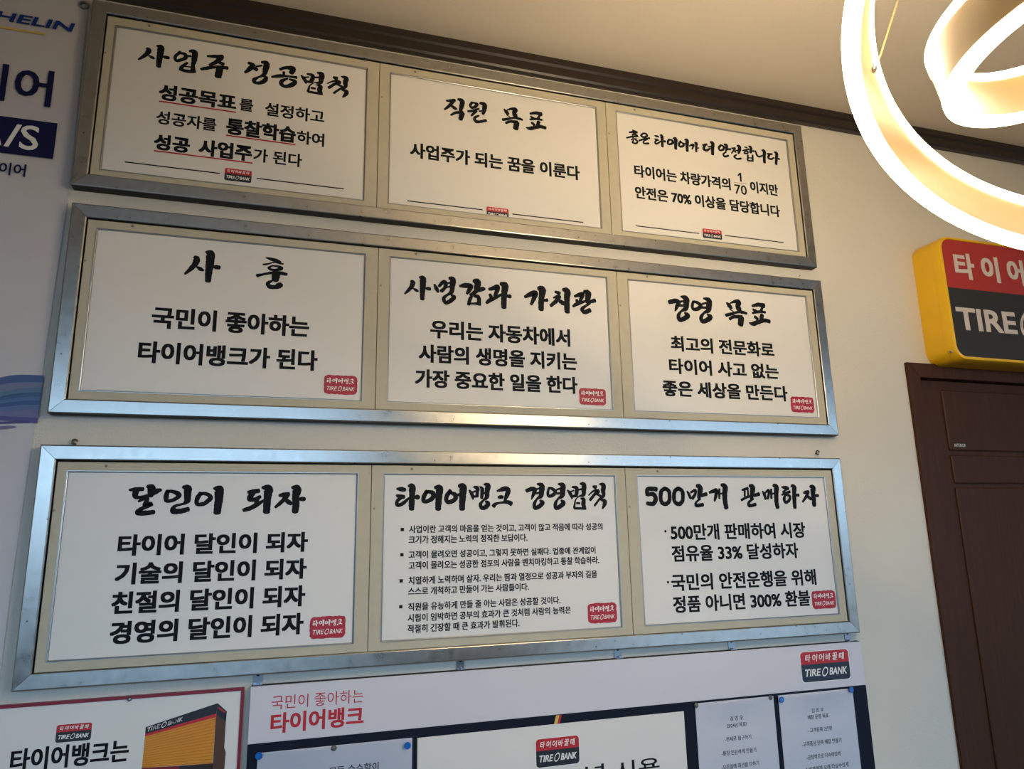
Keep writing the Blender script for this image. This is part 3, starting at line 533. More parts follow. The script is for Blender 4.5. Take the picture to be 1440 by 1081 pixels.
for bi, (bx, bz, bh, lab) in enumerate(BOARDS):
    root = thing('framed_board', lab, 'sign', (bx, 0, bz - bh), 'galvanised framed boards on the wall')
    xL, xR, zT, zB = bx - 1.2, bx + 1.2, bz, bz - bh; g = .0005; bk = -.001; c = .0022
    O = [(xL, zT), (xR, zT), (xR, zB), (xL, zB)]; I = [(xL + RW, zT - RW), (xR - RW, zT - RW), (xR - RW, zB + RW), (xL + RW, zB + RW)]
    dirs = [(1, 0), (0, -1), (-1, 0), (0, 1)]
    for k in range(4):                                              # four mitred rails, open hairline at the joint
        a, b = Vector((*O[k], 0)), Vector((*O[(k+1) % 4], 0)); ai, bi_ = Vector((*I[k], 0)), Vector((*I[(k+1) % 4], 0))
        d = Vector((*dirs[k], 0)); n = (ai - a).normalized(); nn = Vector((-d.y, d.x, 0)); nn = nn if nn.dot(n) > 0 else -nn
        a, ai, b, bi_ = a + d*g, ai + d*g, b - d*g, bi_ - d*g
        m = MB()
        def P(A, B, t, off):                                     # cross-section point t (0 outer, 1 inner), mitred
            return A + (B - A) * t
        sec = [(0, bk), (0, FT + c), (.05, FT + .0005), (.09, FT), (.91, FT), (.95, FT + .0005), (1.0, FT + c), (1.0, bk)]
        l0 = [(P(a, ai, t, 0).x, y, P(a, ai, t, 0).y) for t, y in sec]; l1 = [(P(b, bi_, t, 0).x, y, P(b, bi_, t, 0).y) for t, y in sec]
        m.loft([l0, l1]); m.m[0] = m.m[7] = 1; m.build('frame_rail', [M_ZINCV if k % 2 else M_ZINC, M_FSHADE], root)
    m = MB(); m.box((xL + .01, -.006, zB + .01), (xR - .01, -.001, zT - .01)); m.build('back_panel', M_DARK, root)
    jx = [xL + RW + .0035, bx + JX[0], bx + JX[1], xR - RW - .0035]
    for pi in range(3):
        key = '%d%d' % (bi + 1, pi + 1); cr = CR[key]
        xa = jx[pi] + (.0008 if pi else 0); xb = jx[pi+1] - (.0008 if pi < 2 else 0); za = zB + RW + .0005; zb = zT - RW - .0042
        pc = bx + CX[pi]; ox0, ox1 = pc - PW/2, pc + PW/2; oz1 = zT - (.068 if bi == 0 else .064); oz0 = zB + (.060 if bi else .055)
        m = MB(); e = .0008
        out = [(xa, za), (xb, za), (xb, zb), (xa, zb)]; o2 = [(xa+e, za+e), (xb-e, za+e), (xb-e, zb-e), (xa+e, zb-e)]
        inn = [(ox0, oz0), (ox1, oz0), (ox1, oz1), (ox0, oz1)]
        m.loft([[(x, -.012, z) for x, z in out], [(x, MT + e, z) for x, z in out], [(x, MT, z) for x, z in o2],
                [(x, MT, z) for x, z in inn], [(x, -.012, z) for x, z in inn]], cap=False)
        mount = m.build('cream_mount', M_CREAM, root)
        m = MB()                                                    # silver lip of the opening, three small steps
        def rr(d): return [(ox0 + d, oz0 + d), (ox1 - d, oz0 + d), (ox1 - d, oz1 - d), (ox0 + d, oz1 - d)]
        m.loft([[(x, y, z) for x, z in rr(d)] for d, y in ((-.0012, MT + .0002), (-.0008, MT - .0010), (.0006, MT - .0010), (.0012, MT + .0008), (.0022, MT + .0014), (.0028, MT + .0010), (.0036, PT + .0012))], cap=False)
        m.build('silver_lip', M_SILV, mount)
        m = MB(); nx, nz = 14, 8                                    # the poster, very slightly buckled along its top edge
        def py(u, v): return PT + (.0012 * math.exp(-((1 - v) * 9)) * math.sin(math.pi * u) if key == '12' else 0) + .0012 * max(0, 1 - min(u, 1-u) * 60)
        q = [[(ox0 - .001 + (PW + .002)*i/nx, py(i/nx, j/nz), oz0 - .001 + (oz1 - oz0 + .002)*j/nz) for i in range(nx+1)] for j in range(nz+1)]
        for j in range(nz):
            for i in range(nx): m.face([q[j][i], q[j][i+1], q[j+1][i+1], q[j+1][i]])
        m.build('poster', M_POST, mount, smooth=60)
        for t in TITLE[key]:
            m = MB(); brush(m, t[0], INKY, t[1]) if isinstance(t, tuple) else brush(m, t, INKY)
            m.build('brush_letter', M_INK, mount)
        for (s_, a0, b0, a1, b1, h, bo) in BODY[key]:
            m = MB(); line(m, s_, a0, b0, a1, b1, h, INKY, cr, bo); m.build_words('word', M_INK, mount)
        if key == '11':
            for u in UNDER: m = MB(); rule(m, *u, INKY, cr, .0042); m.build('underline', M_RED, mount)
        if key == '13':
            m = MB(); pt = [at(830 + x/4.324, 130 + y/4.324, INKY) for x, y in ((908, 488), (918, 489), (922, 543), (911, 542), (908, 502), (897, 510), (896, 501))]
            m.face([tuple(q_) for q_ in (pt[0], pt[1], pt[2], pt[3], pt[4])]); m.face([tuple(q_) for q_ in (pt[0], pt[4], pt[5], pt[6])]); m.build('word', M_INK, mount)
            m = MB(); rule(m, 873, 550, 951, 553, INKY, cr, .0014); m.build('fraction_bar', M_INK, mount)
        for u in RULES.get(key, []): m = MB(); rule(m, *u, INKY, cr, .0036); m.build('rule_line', M_INK, mount)
        if key == '32':
            for (x, y) in ((201, 412), (199, 540), (195, 672), (193, 803)):
                m = MB(); a, b2, wd, h = px_box(x, y, 17, 17, INKY, cr); m.face([(a-wd/2, INKY, b2-h/2), (a+wd/2, INKY, b2-h/2), (a+wd/2, INKY, b2+h/2), (a-wd/2, INKY, b2+h/2)]); m.build('bullet', M_INK, mount)
        if key == '33':
            for (x, y) in ((237, 457), (250, 715)):
                m = MB(); a, b2, wd, h = px_box(x, y, 12, 12, INKY, cr); m.face([(a + wd/2*math.cos(t), INKY, b2 + wd/2*math.sin(t)) for t in (k*math.pi/6 for k in range(12))]); m.build('bullet', M_INK, mount)
        if key in LOGOS:
            m = MB(); logo(m, *px_box(*LOGOS[key], INKY, cr), INKY); m.build('printed_badge', [M_PRINTW, M_LRED, M_LBLK, M_PRINTW], mount)
        if key in SEALS:
            m = MB(); seal(m, *px_box(*SEALS[key], INKY - .0003, cr), INKY - .0003); m.build('printed_seal', [M_SEAL, M_PRINTW], mount)

# screw eyes above the bottom board, one above the banner
for (x, y, lb) in ((105, 621, 'small brass screw eye above the left end of the bottom board'), (1150, 636, 'small brass screw eye above the right end of the bottom board'),
                   (1125, 387, 'tiny brass screw eye above the right end of the middle board')):
    c = at(x, y, -.008); r = .0062 if x != 1125 else .0018
    m = MB(); m.tube([c + Vector((r*math.cos(t), 0, r*math.sin(t))) for t in (k*math.pi/7 for k in range(13))], r*.33, 8)
    m.tube([c + Vector((-r, 0, 0)), c + Vector((-r*.6, .004, -.003)), Vector((c.x - r*.6, 0.001, c.z - .003))], r*.33, 8)
    tag(m.build('screw_eye', M_BRASS, smooth=50), lb, 'hook', 'screw eyes over the framed boards')
c = at(118, 7, -.006); m = MB(); m.lathe(c, (0, -1, 0), [(.0115, -.003), (.0125, 0), (.0115, .003), (.0075, .0035), (.006, .001), (.006, -.003)], 24)
banner_eyelet = m

# ------------------------------------------------------------------ banner on the left
root = thing('hanging_banner', 'tall white vinyl tyre banner with navy lettering at the left edge', 'banner', (-1.6, 0, 1.19))
BY = -.004
m = MB(); n = 16; rows = []
for j in range(n + 1):
    z = 1.19 + (3.10 - 1.19) * j / n; xr_ = -1.214 - .012 * (2.45 - z) / .6 if z < 2.45 else -1.214 - .012 * (z - 2.45)
    xr_ = max(xr_, -1.234)
    rows.append([(-2.05 + (xr_ + 2.05) * i / 10, BY - .0015 * math.sin(i * .9 + z), z) for i in range(11)])
for j in range(n):
    for i in range(10): m.face([rows[j][i], rows[j][i+1], rows[j+1][i+1], rows[j+1][i]])
bsheet = m.build('banner_sheet', M_BANNER, root, smooth=60)
banner_eyelet.build('eyelet', M_STEEL, root, smooth=40)
M_BNAVY = mat('banner_navy', (18, 20, 66), 0.6, vary=0.03, spec=0.2); M_BBLUE = mat('banner_blue', (18, 52, 126), 0.6, vary=0.03, spec=0.2); M_BYEL = mat('banner_yellow', (216, 184, 90), 0.5, vary=0.03)
QY = BY - .0028; cb = (0, 0, 3.605)
m = MB(); line(m, 'MICHELIN', -285, 32, 373, 139, 47, QY, cb, .045, 0, .25, 0); m.build('brand_lettering', M_BBLUE, bsheet)
m = MB(); rule(m, -225, 100, 228, 172, QY, cb, .0062); m.build('underline', M_BYEL, bsheet)
m = MB(); a = at(0, 39, QY); b = at(63, 48, QY)
m = MB(); line(m, '타이어', -400, 346, 265, 463, 190, QY, cb, .022); m.build_words('word', M_BNAVY, bsheet)
m = MB(); a = at(81, 173.4, QY); b = at(73.5, 223, QY)
m.face([(a.x - .62, QY, b.z), (a.x, QY, b.z), (a.x, QY, a.z), (a.x - .62, QY, a.z)])
m.build('text_box', M_BNAVY, bsheet)
for ch, xa_, xb_, yc_, h_ in (('A', -24, 4.5, 186, 33), ('/', 7, 29, 190.4, 33), ('S', 28, 55, 193.6, 35)):
    m = MB(); line(m, ch, xa_, yc_, xb_, yc_, h_, QY - .0004, (0, 0, 1), .012); m.build_words('word', M_PRINTW, bsheet)
m = MB(); line(m, '타이어', -80, 836, 130, 870, 64, QY, cb, .02); m.build_words('word', M_BNAVY, bsheet)
# printed wave near the foot of the middle board
cw = (0, 500, 7.725)
WAVE = [((74, 98, 160), [(-300, 330), (0, 238), (200, 208), (472, 214)], [(472, 290), (200, 290), (0, 318), (-300, 420)]),
        ((128, 134, 170), [(-300, 420), (0, 318), (200, 290), (470, 290)], [(455, 350), (250, 352), (0, 400), (-300, 480)]),
        ((92, 128, 168), [(-300, 480), (0, 398), (250, 352), (458, 346)], [(452, 405), (250, 412), (0, 450), (-300, 510)]),
        ((66, 104, 158), [(-300, 500), (0, 446), (250, 408), (452, 402)], [(445, 445), (250, 452), (0, 486), (-300, 530)]),
        ((84, 120, 172), [(-300, 530), (0, 486), (250, 452), (446, 445)], [(440, 485), (250, 490), (0, 520), (-300, 550)]),
        ((58, 96, 156), [(-300, 550), (0, 518), (250, 490), (440, 485)], [(432, 530), (250, 536), (0, 560), (-300, 590)]),
        ((96, 124, 176), [(-300, 590), (0, 560), (250, 536), (434, 530)], [(426, 580), (250, 590), (0, 610), (-300, 640)]),
        ((120, 122, 172), [(-300, 640), (0, 610), (250, 588), (426, 580)], [(416, 670), (250, 670), (0, 655), (-300, 650)]),
        ((92, 84, 158), [(-300, 650), (0, 655), (250, 668), (414, 676)], [(404, 735), (250, 715), (0, 700), (-300, 690)]),
        ((84, 74, 150), [(-300, 720), (0, 715), (200, 708), (320, 722)], [(320, 730), (200, 730), (0, 738), (-300, 745)]),
        ((132, 124, 170), [(-300, 765), (0, 765), (120, 760), (180, 770)], [(180, 776), (100, 790), (0, 798), (-300, 800)])]
for k, (c, up, lo) in enumerate(WAVE):
    m = MB()
    def sm(pts, u):
        n = len(pts) - 1; f = min(u * n, n - 1e-6); i = int(f); t = f - i
        P = [pts[max(i-1, 0)], pts[i], pts[i+1], pts[min(i+2, n)]]
        return [0.5*(2*P[1][c_] + (P[2][c_]-P[0][c_])*t + (2*P[0][c_]-5*P[1][c_]+4*P[2][c_]-P[3][c_])*t*t + (3*P[1][c_]-P[0][c_]-3*P[2][c_]+P[3][c_])*t**3) for c_ in (0, 1)]
    lo = lo[::-1]
    for i in range(12):
        quad = [sm(up, i/12), sm(up, (i+1)/12), sm(lo, (i+1)/12), sm(lo, i/12)]
        m.face([tuple(at(cw[0] + x/cw[2], cw[1] + y/cw[2], QY)) for x, y in quad])
    m.build('wave_stripe', mat('wave_print_%d' % k, tuple(int(q * .86) for q in c), 0.5, vary=0.05, scale=8), bsheet)

# ------------------------------------------------------------------ noticeboard under the boards
NY = -.022
a = at(352, 967, NY); b = at(1210.7, 900.6, NY); nxL, nxR = (a.x + at(348.3, 1049, NY).x)/2, (b.x + at(1217, 961, NY).x)/2
nzT = (a.z + b.z)/2; nzH = (at(348.3, 1049, NY).z + at(1217, 961, NY).z)/2
root = thing('noticeboard', 'wide wall noticeboard with white header over navy pin area', 'noticeboard', ((nxL + nxR)/2, 0, .25))
m = MB(); m.box((nxL + .004, NY + .003, .25), (nxR - .001, -.001, nzT - .002)); m.build('board_body', M_NAVY, root)
m = MB(); m.box((nxL, NY, nzH), (nxR, NY + .004, nzT), bev=.0008); head = m.build('header_panel', M_HEAD, root)
m = MB(); m.box((nxL + .002, NY + .004, nzT - .001), (nxR - .002, -.001, nzT + .0012)); m.build('top_edge', M_DARK, root)
m = MB(); m.box((nxL, NY, .25), (nxR, NY + .003, nzH - .0008)); navy = m.build('pin_panel', M_NAVY, root)
HY = NY - .0004; c7 = (300, 880, 4.8); c10 = (940, 880, 4.5); c9 = (540, 860, 3.429)
m = MB(); line(m, '국민이 좋아하는', 393, 512, 1014, 478, 92, HY, c7, .0); m.build_words('word', M_LRED, head)
m = MB(); line(m, '타이어뱅크', 387, 650, 1015, 612, 136, HY, c7, .034); m.build_words('word', M_LRED, head)
m = MB(); logo(m, *px_box(994, 250, 306, 190, HY, c10), HY); m.build('printed_badge', [M_PRINTW, M_LRED, mat('badge_navy', (26, 32, 54), .45, vary=.03), M_PRINTW], head)
# white middle section
za = (at(586.7, 1037.3, HY).z + at(959.6, 1000, HY).z)/2; xa = at(587, 1055, HY).x; xb = at(962.5, 1015, HY).x
m = MB(); m.box((xa, HY, .25), (xb, NY + .001, za)); mid = m.build('white_section', M_POST, root)
m = MB(); logo(m, *px_box(838, 673, 208, 136, HY - .0004, c9), HY - .0004); m.build('printed_badge', [M_PRINTW, M_LRED, M_LBLK, M_PRINTW], mid)
m = MB(); line(m, '2024년 시용', 700, 812, 1330, 742+8, 92, HY - .0004, c9, .006); m.build_words('word', M_INK, mid)
for k, (x0, x1, mm) in enumerate(((824, 840, M_BYEL), (840, 852, M_LRED))):
    m = MB(); zz0 = za; zz1 = nzH - .0015; p = at(540 + x0/3.429, 860 + 525/3.429, HY).x; q = at(540 + x1/3.429, 860 + 525/3.429, HY).x
    m.face([(p - .003, HY, zz0), (q - .003, HY, zz0), (q + .004, HY, zz1), (p + .004, HY, zz1)]); m.build('stripe', mm, navy)
# sheets in clear sleeves
def sleeve_mat():
    m = bpy.data.materials.new('clear_sleeve'); m.use_nodes = True; n = m.node_tree; n.nodes.clear()
    o = n.nodes.new('ShaderNodeOutputMaterial'); t = n.nodes.new('ShaderNodeBsdfTransparent'); g = n.nodes.new('ShaderNodeBsdfGlossy')
    g.inputs['Roughness'].default_value = .08; f = n.nodes.new('ShaderNodeFresnel'); f.inputs[0].default_value = 1.33
    b = n.nodes.new('ShaderNodeBump'); b.inputs['Strength'].default_value = .25; b.inputs['Distance'].default_value = .004
    ns = n.nodes.new('ShaderNodeTexNoise'); ns.inputs['Scale'].default_value = 14; tc = n.nodes.new('ShaderNodeTexCoord')
    n.links.new(tc.outputs['Object'], ns.inputs['Vector']); n.links.new(ns.outputs['Fac'], b.inputs['Height'])
    n.links.new(b.outputs[0], g.inputs['Normal']); mx = n.nodes.new('ShaderNodeMixShader')
    n.links.new(f.outputs[0], mx.inputs[0]); n.links.new(t.outputs[0], mx.inputs[1]); n.links.new(g.outputs[0], mx.inputs[2]); n.links.new(mx.outputs[0], o.inputs[0])
    return m
M_SLV = sleeve_mat()
def sheet(px_tl, px_tr, lines_, label, cr, grp='pinned sheets', curl=.006):
    Y = NY - .002; a = at(*px_tl, Y); b = at(*px_tr, Y); xl_, xr2 = a.x, b.x; zt_ = (a.z + b.z)/2; zb_ = zt_ - (xr2 - xl_) * 1.414
    r = thing('pinned_sheet', label, 'paper', ((xl_ + xr2)/2, Y, zb_), grp)
    m = MB(); m.box((xl_ + .0015, Y, zb_ + .001), (xr2 - .0015, Y + .0006, zt_ - .0015)); p = m.build('paper', M_SHEET, r)
    m = MB(); nx, nz = 12, 16; q = []
    for j in range(nz + 1):
        v = j / nz; row = []
        for i in range(nx + 1):
            u = i / nx; c_ = max(0, v - .82) / .18; dd = min(u, 1 - u)
            row.append((xl_ + (xr2 - xl_)*u, Y - .0012 - curl * c_**1.5 * math.sin(math.pi*u)**.8 - .0006*math.sin(9*u + 5*v), zb_ + (zt_ - zb_)*v))
        q.append(row)
    for j in range(nz):
        for i in range(nx): m.face([q[j][i], q[j][i+1], q[j+1][i+1], q[j+1][i]])
    m.build('clear_sleeve', M_SLV, r, smooth=180)
    for (s_, x0_, y0_, x1_, y1_, h_) in lines_:
        m = MB(); line(m, s_, x0_, y0_, x1_, y1_, h_, Y - .0004, cr, .018); m.build_words('word', mat('pencil_grey', (58, 56, 62), .6, vary=.05), p)
    return r
c11 = (970, 980, 10.286); c12 = (1090, 960, 8.933)
sheet((976.7, 989.5), (1087.8, 976.5), [('김 민 우', 580, 312, 770, 292, 66), ('2024년 목표!', 536, 414, 826, 390, 66), ('-전세로 집구하기', 508, 608, 888, 574, 66),
      ('-통장 든든하게 만들기', 460, 815, 960, 762, 70), ('-모든일에 최선을 다하기', 460, 1015, 1000, 955, 70)], 'left one of the two printed goal sheets in clear sleeves at the right end', c11)
sheet((1093.5, 977.5), (1198.9, 966.5), [('김 민 우', 458, 350, 608, 332, 52), ('매장 운영 목표', 410, 438, 670, 404, 58), ('- 고객등록 2만명', 410, 600, 712, 565, 58),
      ('-고객중심 만족 매장 만들기', 338, 780, 832, 712, 64), ('-긍정적으로 지속력있게', 395, 945, 820, 880, 62), ('-소비자에게 오래 타실수있게', 360, 1085, 922, 1030, 62)],
      'right one of the two goal sheets, beside the navy board edge', c12)
c13 = (440, 1040, 9.0)
sheet((361.5, 1057.5), (580.5, 1036.5), [('모든 순수함이', 205, 385, 832, 345, 110)], 'large white sheet pinned left below the red shop name', c13, curl=.003)
for (x, y, mm, lb) in ((364, 1062.5, 'b', 'blue push pin at the top left corner of the large sheet'), (573, 1048, 'b', 'blue push pin at the top right corner of the large sheet'),
                 (469.8, 1052.3, 'g', 'grey flat pin at the middle of the large sheet top'), (980.3, 992, 'g', 'dark grey pin at the left corner of the left goal sheet'),
                 (1085, 981, 'g', 'grey pin at the right corner of the left goal sheet'), (1098.9, 983.5, 'b', 'blue push pin at the left corner of the right goal sheet'),
                 (1196.7, 969.5, 'b', 'blue push pin at the right corner of the right goal sheet')):
    c = at(x, y, NY - .009); c.y = NY - .0034; m = MB()
    if mm == 'b':
        m.lathe(c, (0, -1, 0), [(.0038, 0), (.0038, .0012), (.0022, .0022), (.0024, .0055), (.0092, .0062) if 0 else (.0085, .0062), (.0090, .0075), (.0078, .0090), (.0066, .0090), (.0060, .0082)], 20)
    else: m.lathe(c, (0, -1, 0), [(.0068, 0), (.0072, .0015), (.0060, .0035), (.0030, .0045)], 18)
    tag(m.build('push_pin', M_BLUEP if mm == 'b' else M_GREYP, smooth=45), lb, 'pin', 'pins in the noticeboard')
# hanging brackets above it
for (x, y, lb) in ((362.5, 958, 'leftmost small zinc bracket over the noticeboard'), (648, 938, 'small zinc bracket over the noticeboard header, second from left'),
                   (869.6, 920.5, 'small zinc bracket over the noticeboard header, second from right'), (1029.5, 909, 'small zinc bracket above the goal sheets, third from left'), (1193, 897, 'rightmost small zinc bracket above the red and navy badge')):
    if x == 869.6: lb = 'small zinc bracket over the noticeboard, middle of five'
    if x == 1029.5: lb = 'small zinc bracket over the noticeboard, second from right'
    c = at(x, y, -.006); zb_ = nzT + .0015
    r = thing('hanging_bracket', lb, 'bracket', (c.x, 0, zb_), 'brackets over the noticeboard')
    m = MB(); m.box((c.x - .011, -.0035, zb_), (c.x + .011, -.0015, zb_ + .034)); m.box((c.x - .011, -.016, zb_), (c.x + .011, -.0015, zb_ + .002))
    m.build('plate', M_STEEL, r)
    m = MB(); m.lathe((c.x, -.0035, zb_ + .024), (0, -1, 0), [(.0045, 0), (.0042, .0016), (.0020, .0022)], 14); m.build('screw', M_DARK, r, smooth=40)
    m = MB(); m.lathe((c.x + .001, -.010, zb_ + .002), (0, 0, 1), [(.0045, 0), (.0042, .002), (.0020, .0028)], 14); m.build('screw', M_STEEL, r, smooth=40)

# ------------------------------------------------------------------ red-edged poster, lower left
RY = -.010
a = at(0, 988.9, RY); b = at(345, 968.6, RY); rz = (a.z + b.z)/2; rx = (b.x + at(336, 1081, RY).x)/2; rw = .0075
root = thing('shop_poster', 'white poster with dark red border and orange shop building print', 'poster', (rx - .4, 0, rz - .6))
P_OUT = [(rx - .80, rz - .6), (rx, rz - .6), (rx, rz), (rx - .80, rz)]
m = MB(); M_MAR = mat('dark_red_border', (128, 18, 40), .4, vary=.05)
inn = [(rx - .80 + rw, rz - .6 + rw), (rx - rw, rz - .6 + rw), (rx - rw, rz - rw), (rx - .80 + rw, rz - rw)]
m.loft([[(x, -.001, z) for x, z in P_OUT], [(x, RY - .002, z) for x, z in P_OUT], [(x, RY - .002, z) for x, z in inn], [(x, RY + .001, z) for x, z in inn]], cap=False)
m.build('red_border', M_MAR, root)
m = MB(); m.box((rx - .80 + .004, RY, rz - .6 + .004), (rx - .004, -.002, rz - .004)); pp = m.build('poster_sheet', M_POST, root)
cg = (0, 900, 2.667); QY2 = RY - .0004
m = MB(); logo(m, *px_box(277, 346, 132, 66, QY2, cg), QY2); m.build('printed_badge', [M_PRINTW, M_LRED, M_LBLK, M_PRINTW], pp)
m = MB(); line(m, '타이어뱅크는', 40, 441, 483, 424, 86, QY2, cg, .032); m.build_words('word', M_INK, pp)
m = MB(); m.lathe(at(182, 983, RY - .004), (0, -1, 0), [(.0052, -.003), (.005, .0005), (.003, .003), (.001, .0036)], 14)
m.build('poster_screw', M_STEEL, root, smooth=50)
cq = (190, 980, 9.0)
M_OR = mat('facade_orange', (214, 138, 28), .45, vary=.05); M_ORD = mat('facade_line', (160, 96, 20), .5, vary=.05); M_BRN = mat('facade_brown', (78, 50, 34), .5, vary=.08)
def quad(name, pts, mm, dy=0.0, parent=None):
    m = MB(); m.face([tuple(at(cq[0] + x/cq[2], cq[1] + y/cq[2], QY2 - dy)) for x, y in pts]); return m.build(name, mm, parent)
quad('facade_print', [(125, 498), (1022, 252), (980, 838), (85, 895)], M_OR, 0, pp)
for k in range(14):
    t = (k + .6) / 14; u = (k + .6) / 14; a = (125 - 40*t, 498 + 397*t); b = (1022 - 42*u, 252 + 586*u)
    m = MB(); P = [a, b, (b[0], b[1] + 5), (a[0], a[1] + 4)]
    m.face([tuple(at(cq[0] + x/cq[2], cq[1] + y/cq[2], QY2 - .0003)) for x, y in P]); m.build('facade_line', M_ORD, pp)
quad('facade_band', [(132, 380), (1045, 76), (1028, 215), (127, 470)], M_LBLK, 0, pp)
quad('facade_red_band', [(127, 468), (1027, 206), (1022, 252), (125, 498)], M_LRED, .0001, pp)
quad('facade_side', [(1030, 210), (1150, 300), (1128, 640), (1148, 700), (1130, 905), (1060, 960), (960, 960), (985, 836), (1022, 252)], M_BRN, 0, pp)
quad('facade_side_band', [(1045, 76), (1162, 180), (1150, 306), (1030, 218)], M_LBLK, .0001, pp)
quad('facade_side_badge', [(1052, 118), (1142, 184), (1140, 204), (1050, 142)], M_LRED, .0003, pp)
quad('facade_base', [(85, 895), (560, 868), (985, 836), (975, 1010), (78, 1010)], mat('facade_dark', (40, 24, 26), .5, vary=.1), 0, pp)
quad('facade_base_red', [(85, 897), (560, 870), (556, 930), (82, 960)], M_MAR, .0001, pp)
m = MB()                                                        # slanted TIRE (ring) BANK on the band
def mapq(u, v):
    a = Vector((150, 440)) + (Vector((150, 388)) - Vector((150, 440))) * v; b = Vector((605, 300)) + (Vector((605, 248)) - Vector((605, 300))) * v
    p = a + (b - a) * u; return at(cq[0] + p.x/cq[2], cq[1] + p.y/cq[2], QY2 - .0006)
t_ = MB(); wordmark(t_, .5, 0, 1, .13, 0, 0)
for v in t_.v: m.v.append(tuple(mapq(v[0], v[2] / .13 + .5)))
m.f = t_.f; m.m = t_.m; m.build('facade_lettering', M_PRINTW, pp)

# ------------------------------------------------------------------ yellow lightbox sign over the door
SX0, SZ0, SZ1, SD = 1.684, 2.128, 2.612, .124; SW = .80
root = thing('lightbox_sign', 'yellow box sign with red and black face above the brown door', 'sign', (SX0 + SW/2, 0, SZ0))
cx, cz, wd, h = SX0 + SW/2, (SZ0 + SZ1)/2, SW, SZ1 - SZ0
def RR(inset, Y, r=.055): return [(x, Y, z) for x, z in rrect(cx, cz, wd - 2*inset, h - 2*inset, max(r - inset, .01), 8)]
m = MB(); m.loft([RR(0, -.001), RR(0, -.085), RR(.0015, -.086), RR(0, -.087), RR(0, -SD + .012), RR(.003, -SD + .002), RR(.007, -SD), RR(.012, -SD), RR(.013, -SD + .006)], cap=True)
shell = m.build('yellow_shell', M_YEL, root, smooth=35)
FY = -SD + .0045; i_ = .013; hh = h - 2*i_; zs = cz + hh/2 - hh*.42
m = MB(); m.face([(x, FY, z) for x, z in rrect(cx, (cz + hh/2 + zs)/2, wd - 2*i_, cz + hh/2 - zs, .035, 8, 'top')]); m.build('red_face', M_SIGNR, root)
m = MB(); m.face([(x, FY, z) for x, z in rrect(cx, (cz - hh/2 + zs)/2, wd - 2*i_, zs - cz + hh/2, .035, 8, 'bottom')]); m.build('black_face', M_SIGNB, root)
cs = (1240, 300, 4.16); LY = FY - .0006
for (ch, x0, y0_, x1, y1_, hpx) in (('타', 425, 305, 541, 312, 150), ('이', 582, 322, 686, 332, 148)):
    m = MB(); line(m, ch, x0, y0_, x1, y1_, hpx, LY, cs, .045); o = m.build('sign_letter', M_SIGNW, root)
pA = at(1240 + 735/4.16, 300 + 345/4.16, LY).x; pB = at(1240 + 582/4.16, 300 + 330/4.16, LY).x; pitch = pA - pB
zc = (at(1240 + 635/4.16, 300 + 327/4.16, LY)).z; hz = (at(1240 + 635/4.16, 300 + 253/4.16, LY).z - zc)
for k, ch in enumerate('어바꿀때'):
    m = MB(); put(m, ch, pA + k*pitch, pA + k*pitch + pitch*.66, zc - hz, zc + hz, LY, .045); m.build('sign_letter', M_SIGNW, root)
tA = at(1240 + 440/4.16, 300 + 615/4.16, LY); tB = at(1240 + 786/4.16, 300 + 640/4.16, LY); th_ = at(1240 + 600/4.16, 300 + 562/4.16, LY).z - at(1240 + 600/4.16, 300 + 690/4.16, LY).z
tz = (tA.z + tB.z)/2; tw = tB.x - tA.x
m = MB(); put(m, 'TIRE', tA.x, tB.x, tz - th_/2, tz + th_/2, LY, .04); m.build('sign_word', M_SIGNW, root)
m = MB(); oring(m, tB.x + tw*.24, tz, tw*.17, th_*.68, .26, .25, LY); m.build('sign_ring', M_SIGNW, root)
m = MB(); put(m, 'BANK', tB.x + tw*.50, tB.x + tw*1.58, tz - th_/2, tz + th_/2, LY, .04); m.build('sign_word', M_SIGNW, root)
m = MB(); m.lathe(at(1240 + 405/4.16, 300 + 808/4.16, -SD + .012), (-.6, -.5, -.6), [(.004, -.004), (.004, .001), (.002, .0025)], 12); m.build('shell_screw', M_STEEL, root)

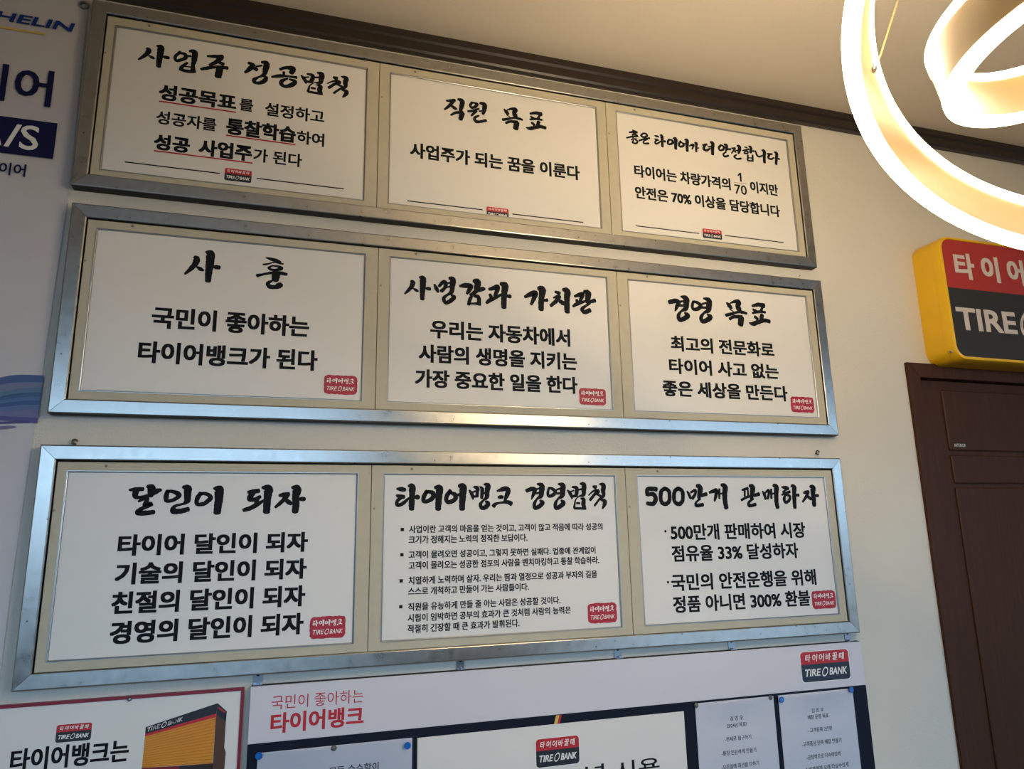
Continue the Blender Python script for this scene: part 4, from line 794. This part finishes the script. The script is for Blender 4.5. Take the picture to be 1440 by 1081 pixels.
# ------------------------------------------------------------------ pendant lamp of LED rings
zoff = Vector((0, -.035, 1.77))
RINGS = [('large', .40, Vector((.433, -1.528, .376)) + zoff, .736, .230, .026, .114, .026), ('small', .20, Vector((.471, -1.409, .435)) + zoff, -.143, .111, .029, .090, .017)]
canopy = Vector((.50, -1.50, H_ROOM))
root = thing('pendant_lamp', 'hanging lamp of tilted glowing rings in the upper right corner', 'lamp', canopy)
m = MB(); m.lathe(canopy, (0, 0, -1), [(.13, 0), (.13, .02), (.12, .03), (.02, .034)], 40); m.build('ceiling_canopy', M_BODY, root, smooth=40)
for nm, R_, c, a1, a2, th, Hh, lip in RINGS:
    ax = Vector((math.sin(a1), math.sin(a2), 1)).normalized(); u = ax.cross(Vector((0, 1, 0))).normalized(); v = ax.cross(u)
    N = 160 if nm == 'large' else 120
    def ringmesh(sec):
        m = MB(); loops = []
        for k in range(N + 1):
            t = 2*math.pi*k/N; e = math.cos(t)*u + math.sin(t)*v; loops.append([c + e*r + ax*h_ for r, h_ in sec])
        m.loft(loops, True, False); return m
    ro, ri = R_, R_ - th; b_ = .004
    lw = .005
    ringmesh([(ro - .001, b_), (ro - .001, Hh - lip), (ri + .001, Hh - lip), (ri + .001, b_)]).build('ring_body', M_BODY, root, smooth=40)
    ringmesh([(ro, b_ + lw), (ro, b_*.5), (ro - b_, -b_*.4), (ri + b_, -b_*.4), (ri, b_*.5), (ri, b_ + .001), (ri + .003, b_ + .001), (ro - .003, b_ + lw)]).build('lower_diffuser', M_GLOW, root, smooth=60)
    ringmesh([(ro, Hh - lip), (ro, Hh - .003), (ro - .004, Hh), (ri + .004, Hh), (ri, Hh - .003), (ri, Hh - lip)]).build('upper_diffuser', M_GLOWUP, root, smooth=60)
    for t in ((None, 2.1, 4.2) if nm == 'large' else (1.2, 2.2)):
        if t is None:                                            # the cable in view meets the rim here
            best = min((( (lambda p: (p - Vector((1234, 80))).length)(Vector(((lambda q: 720 + FPX*q.x/-q.z)(RC.transposed() @ (c + (math.cos(s)*u + math.sin(s)*v)*ri + ax*Hh - CAM)),
                        (lambda q: 540.5 - FPX*q.y/-q.z)(RC.transposed() @ (c + (math.cos(s)*u + math.sin(s)*v)*ri + ax*Hh - CAM)))))), s) for s in (2*math.pi*k/720 for k in range(720)))
            t = best[1]
        p = c + (math.cos(t)*u + math.sin(t)*v)*(ri - .002) + ax*(Hh - .045)
        q = c + (math.cos(t)*u + math.sin(t)*v)*(ri - .003) + ax*Hh
        m = MB(); m.tube([p, q, canopy + Vector((0, 0, -.03)) + (q - canopy)*0.0], .0014, 8); m.build('cable', M_BODY, root, smooth=60)
        m = MB(); m.lathe(p, ax, [(.004, -.004), (.004, .006), (.002, .008)], 12); m.build('cable_clamp', M_STEEL, root, smooth=40)
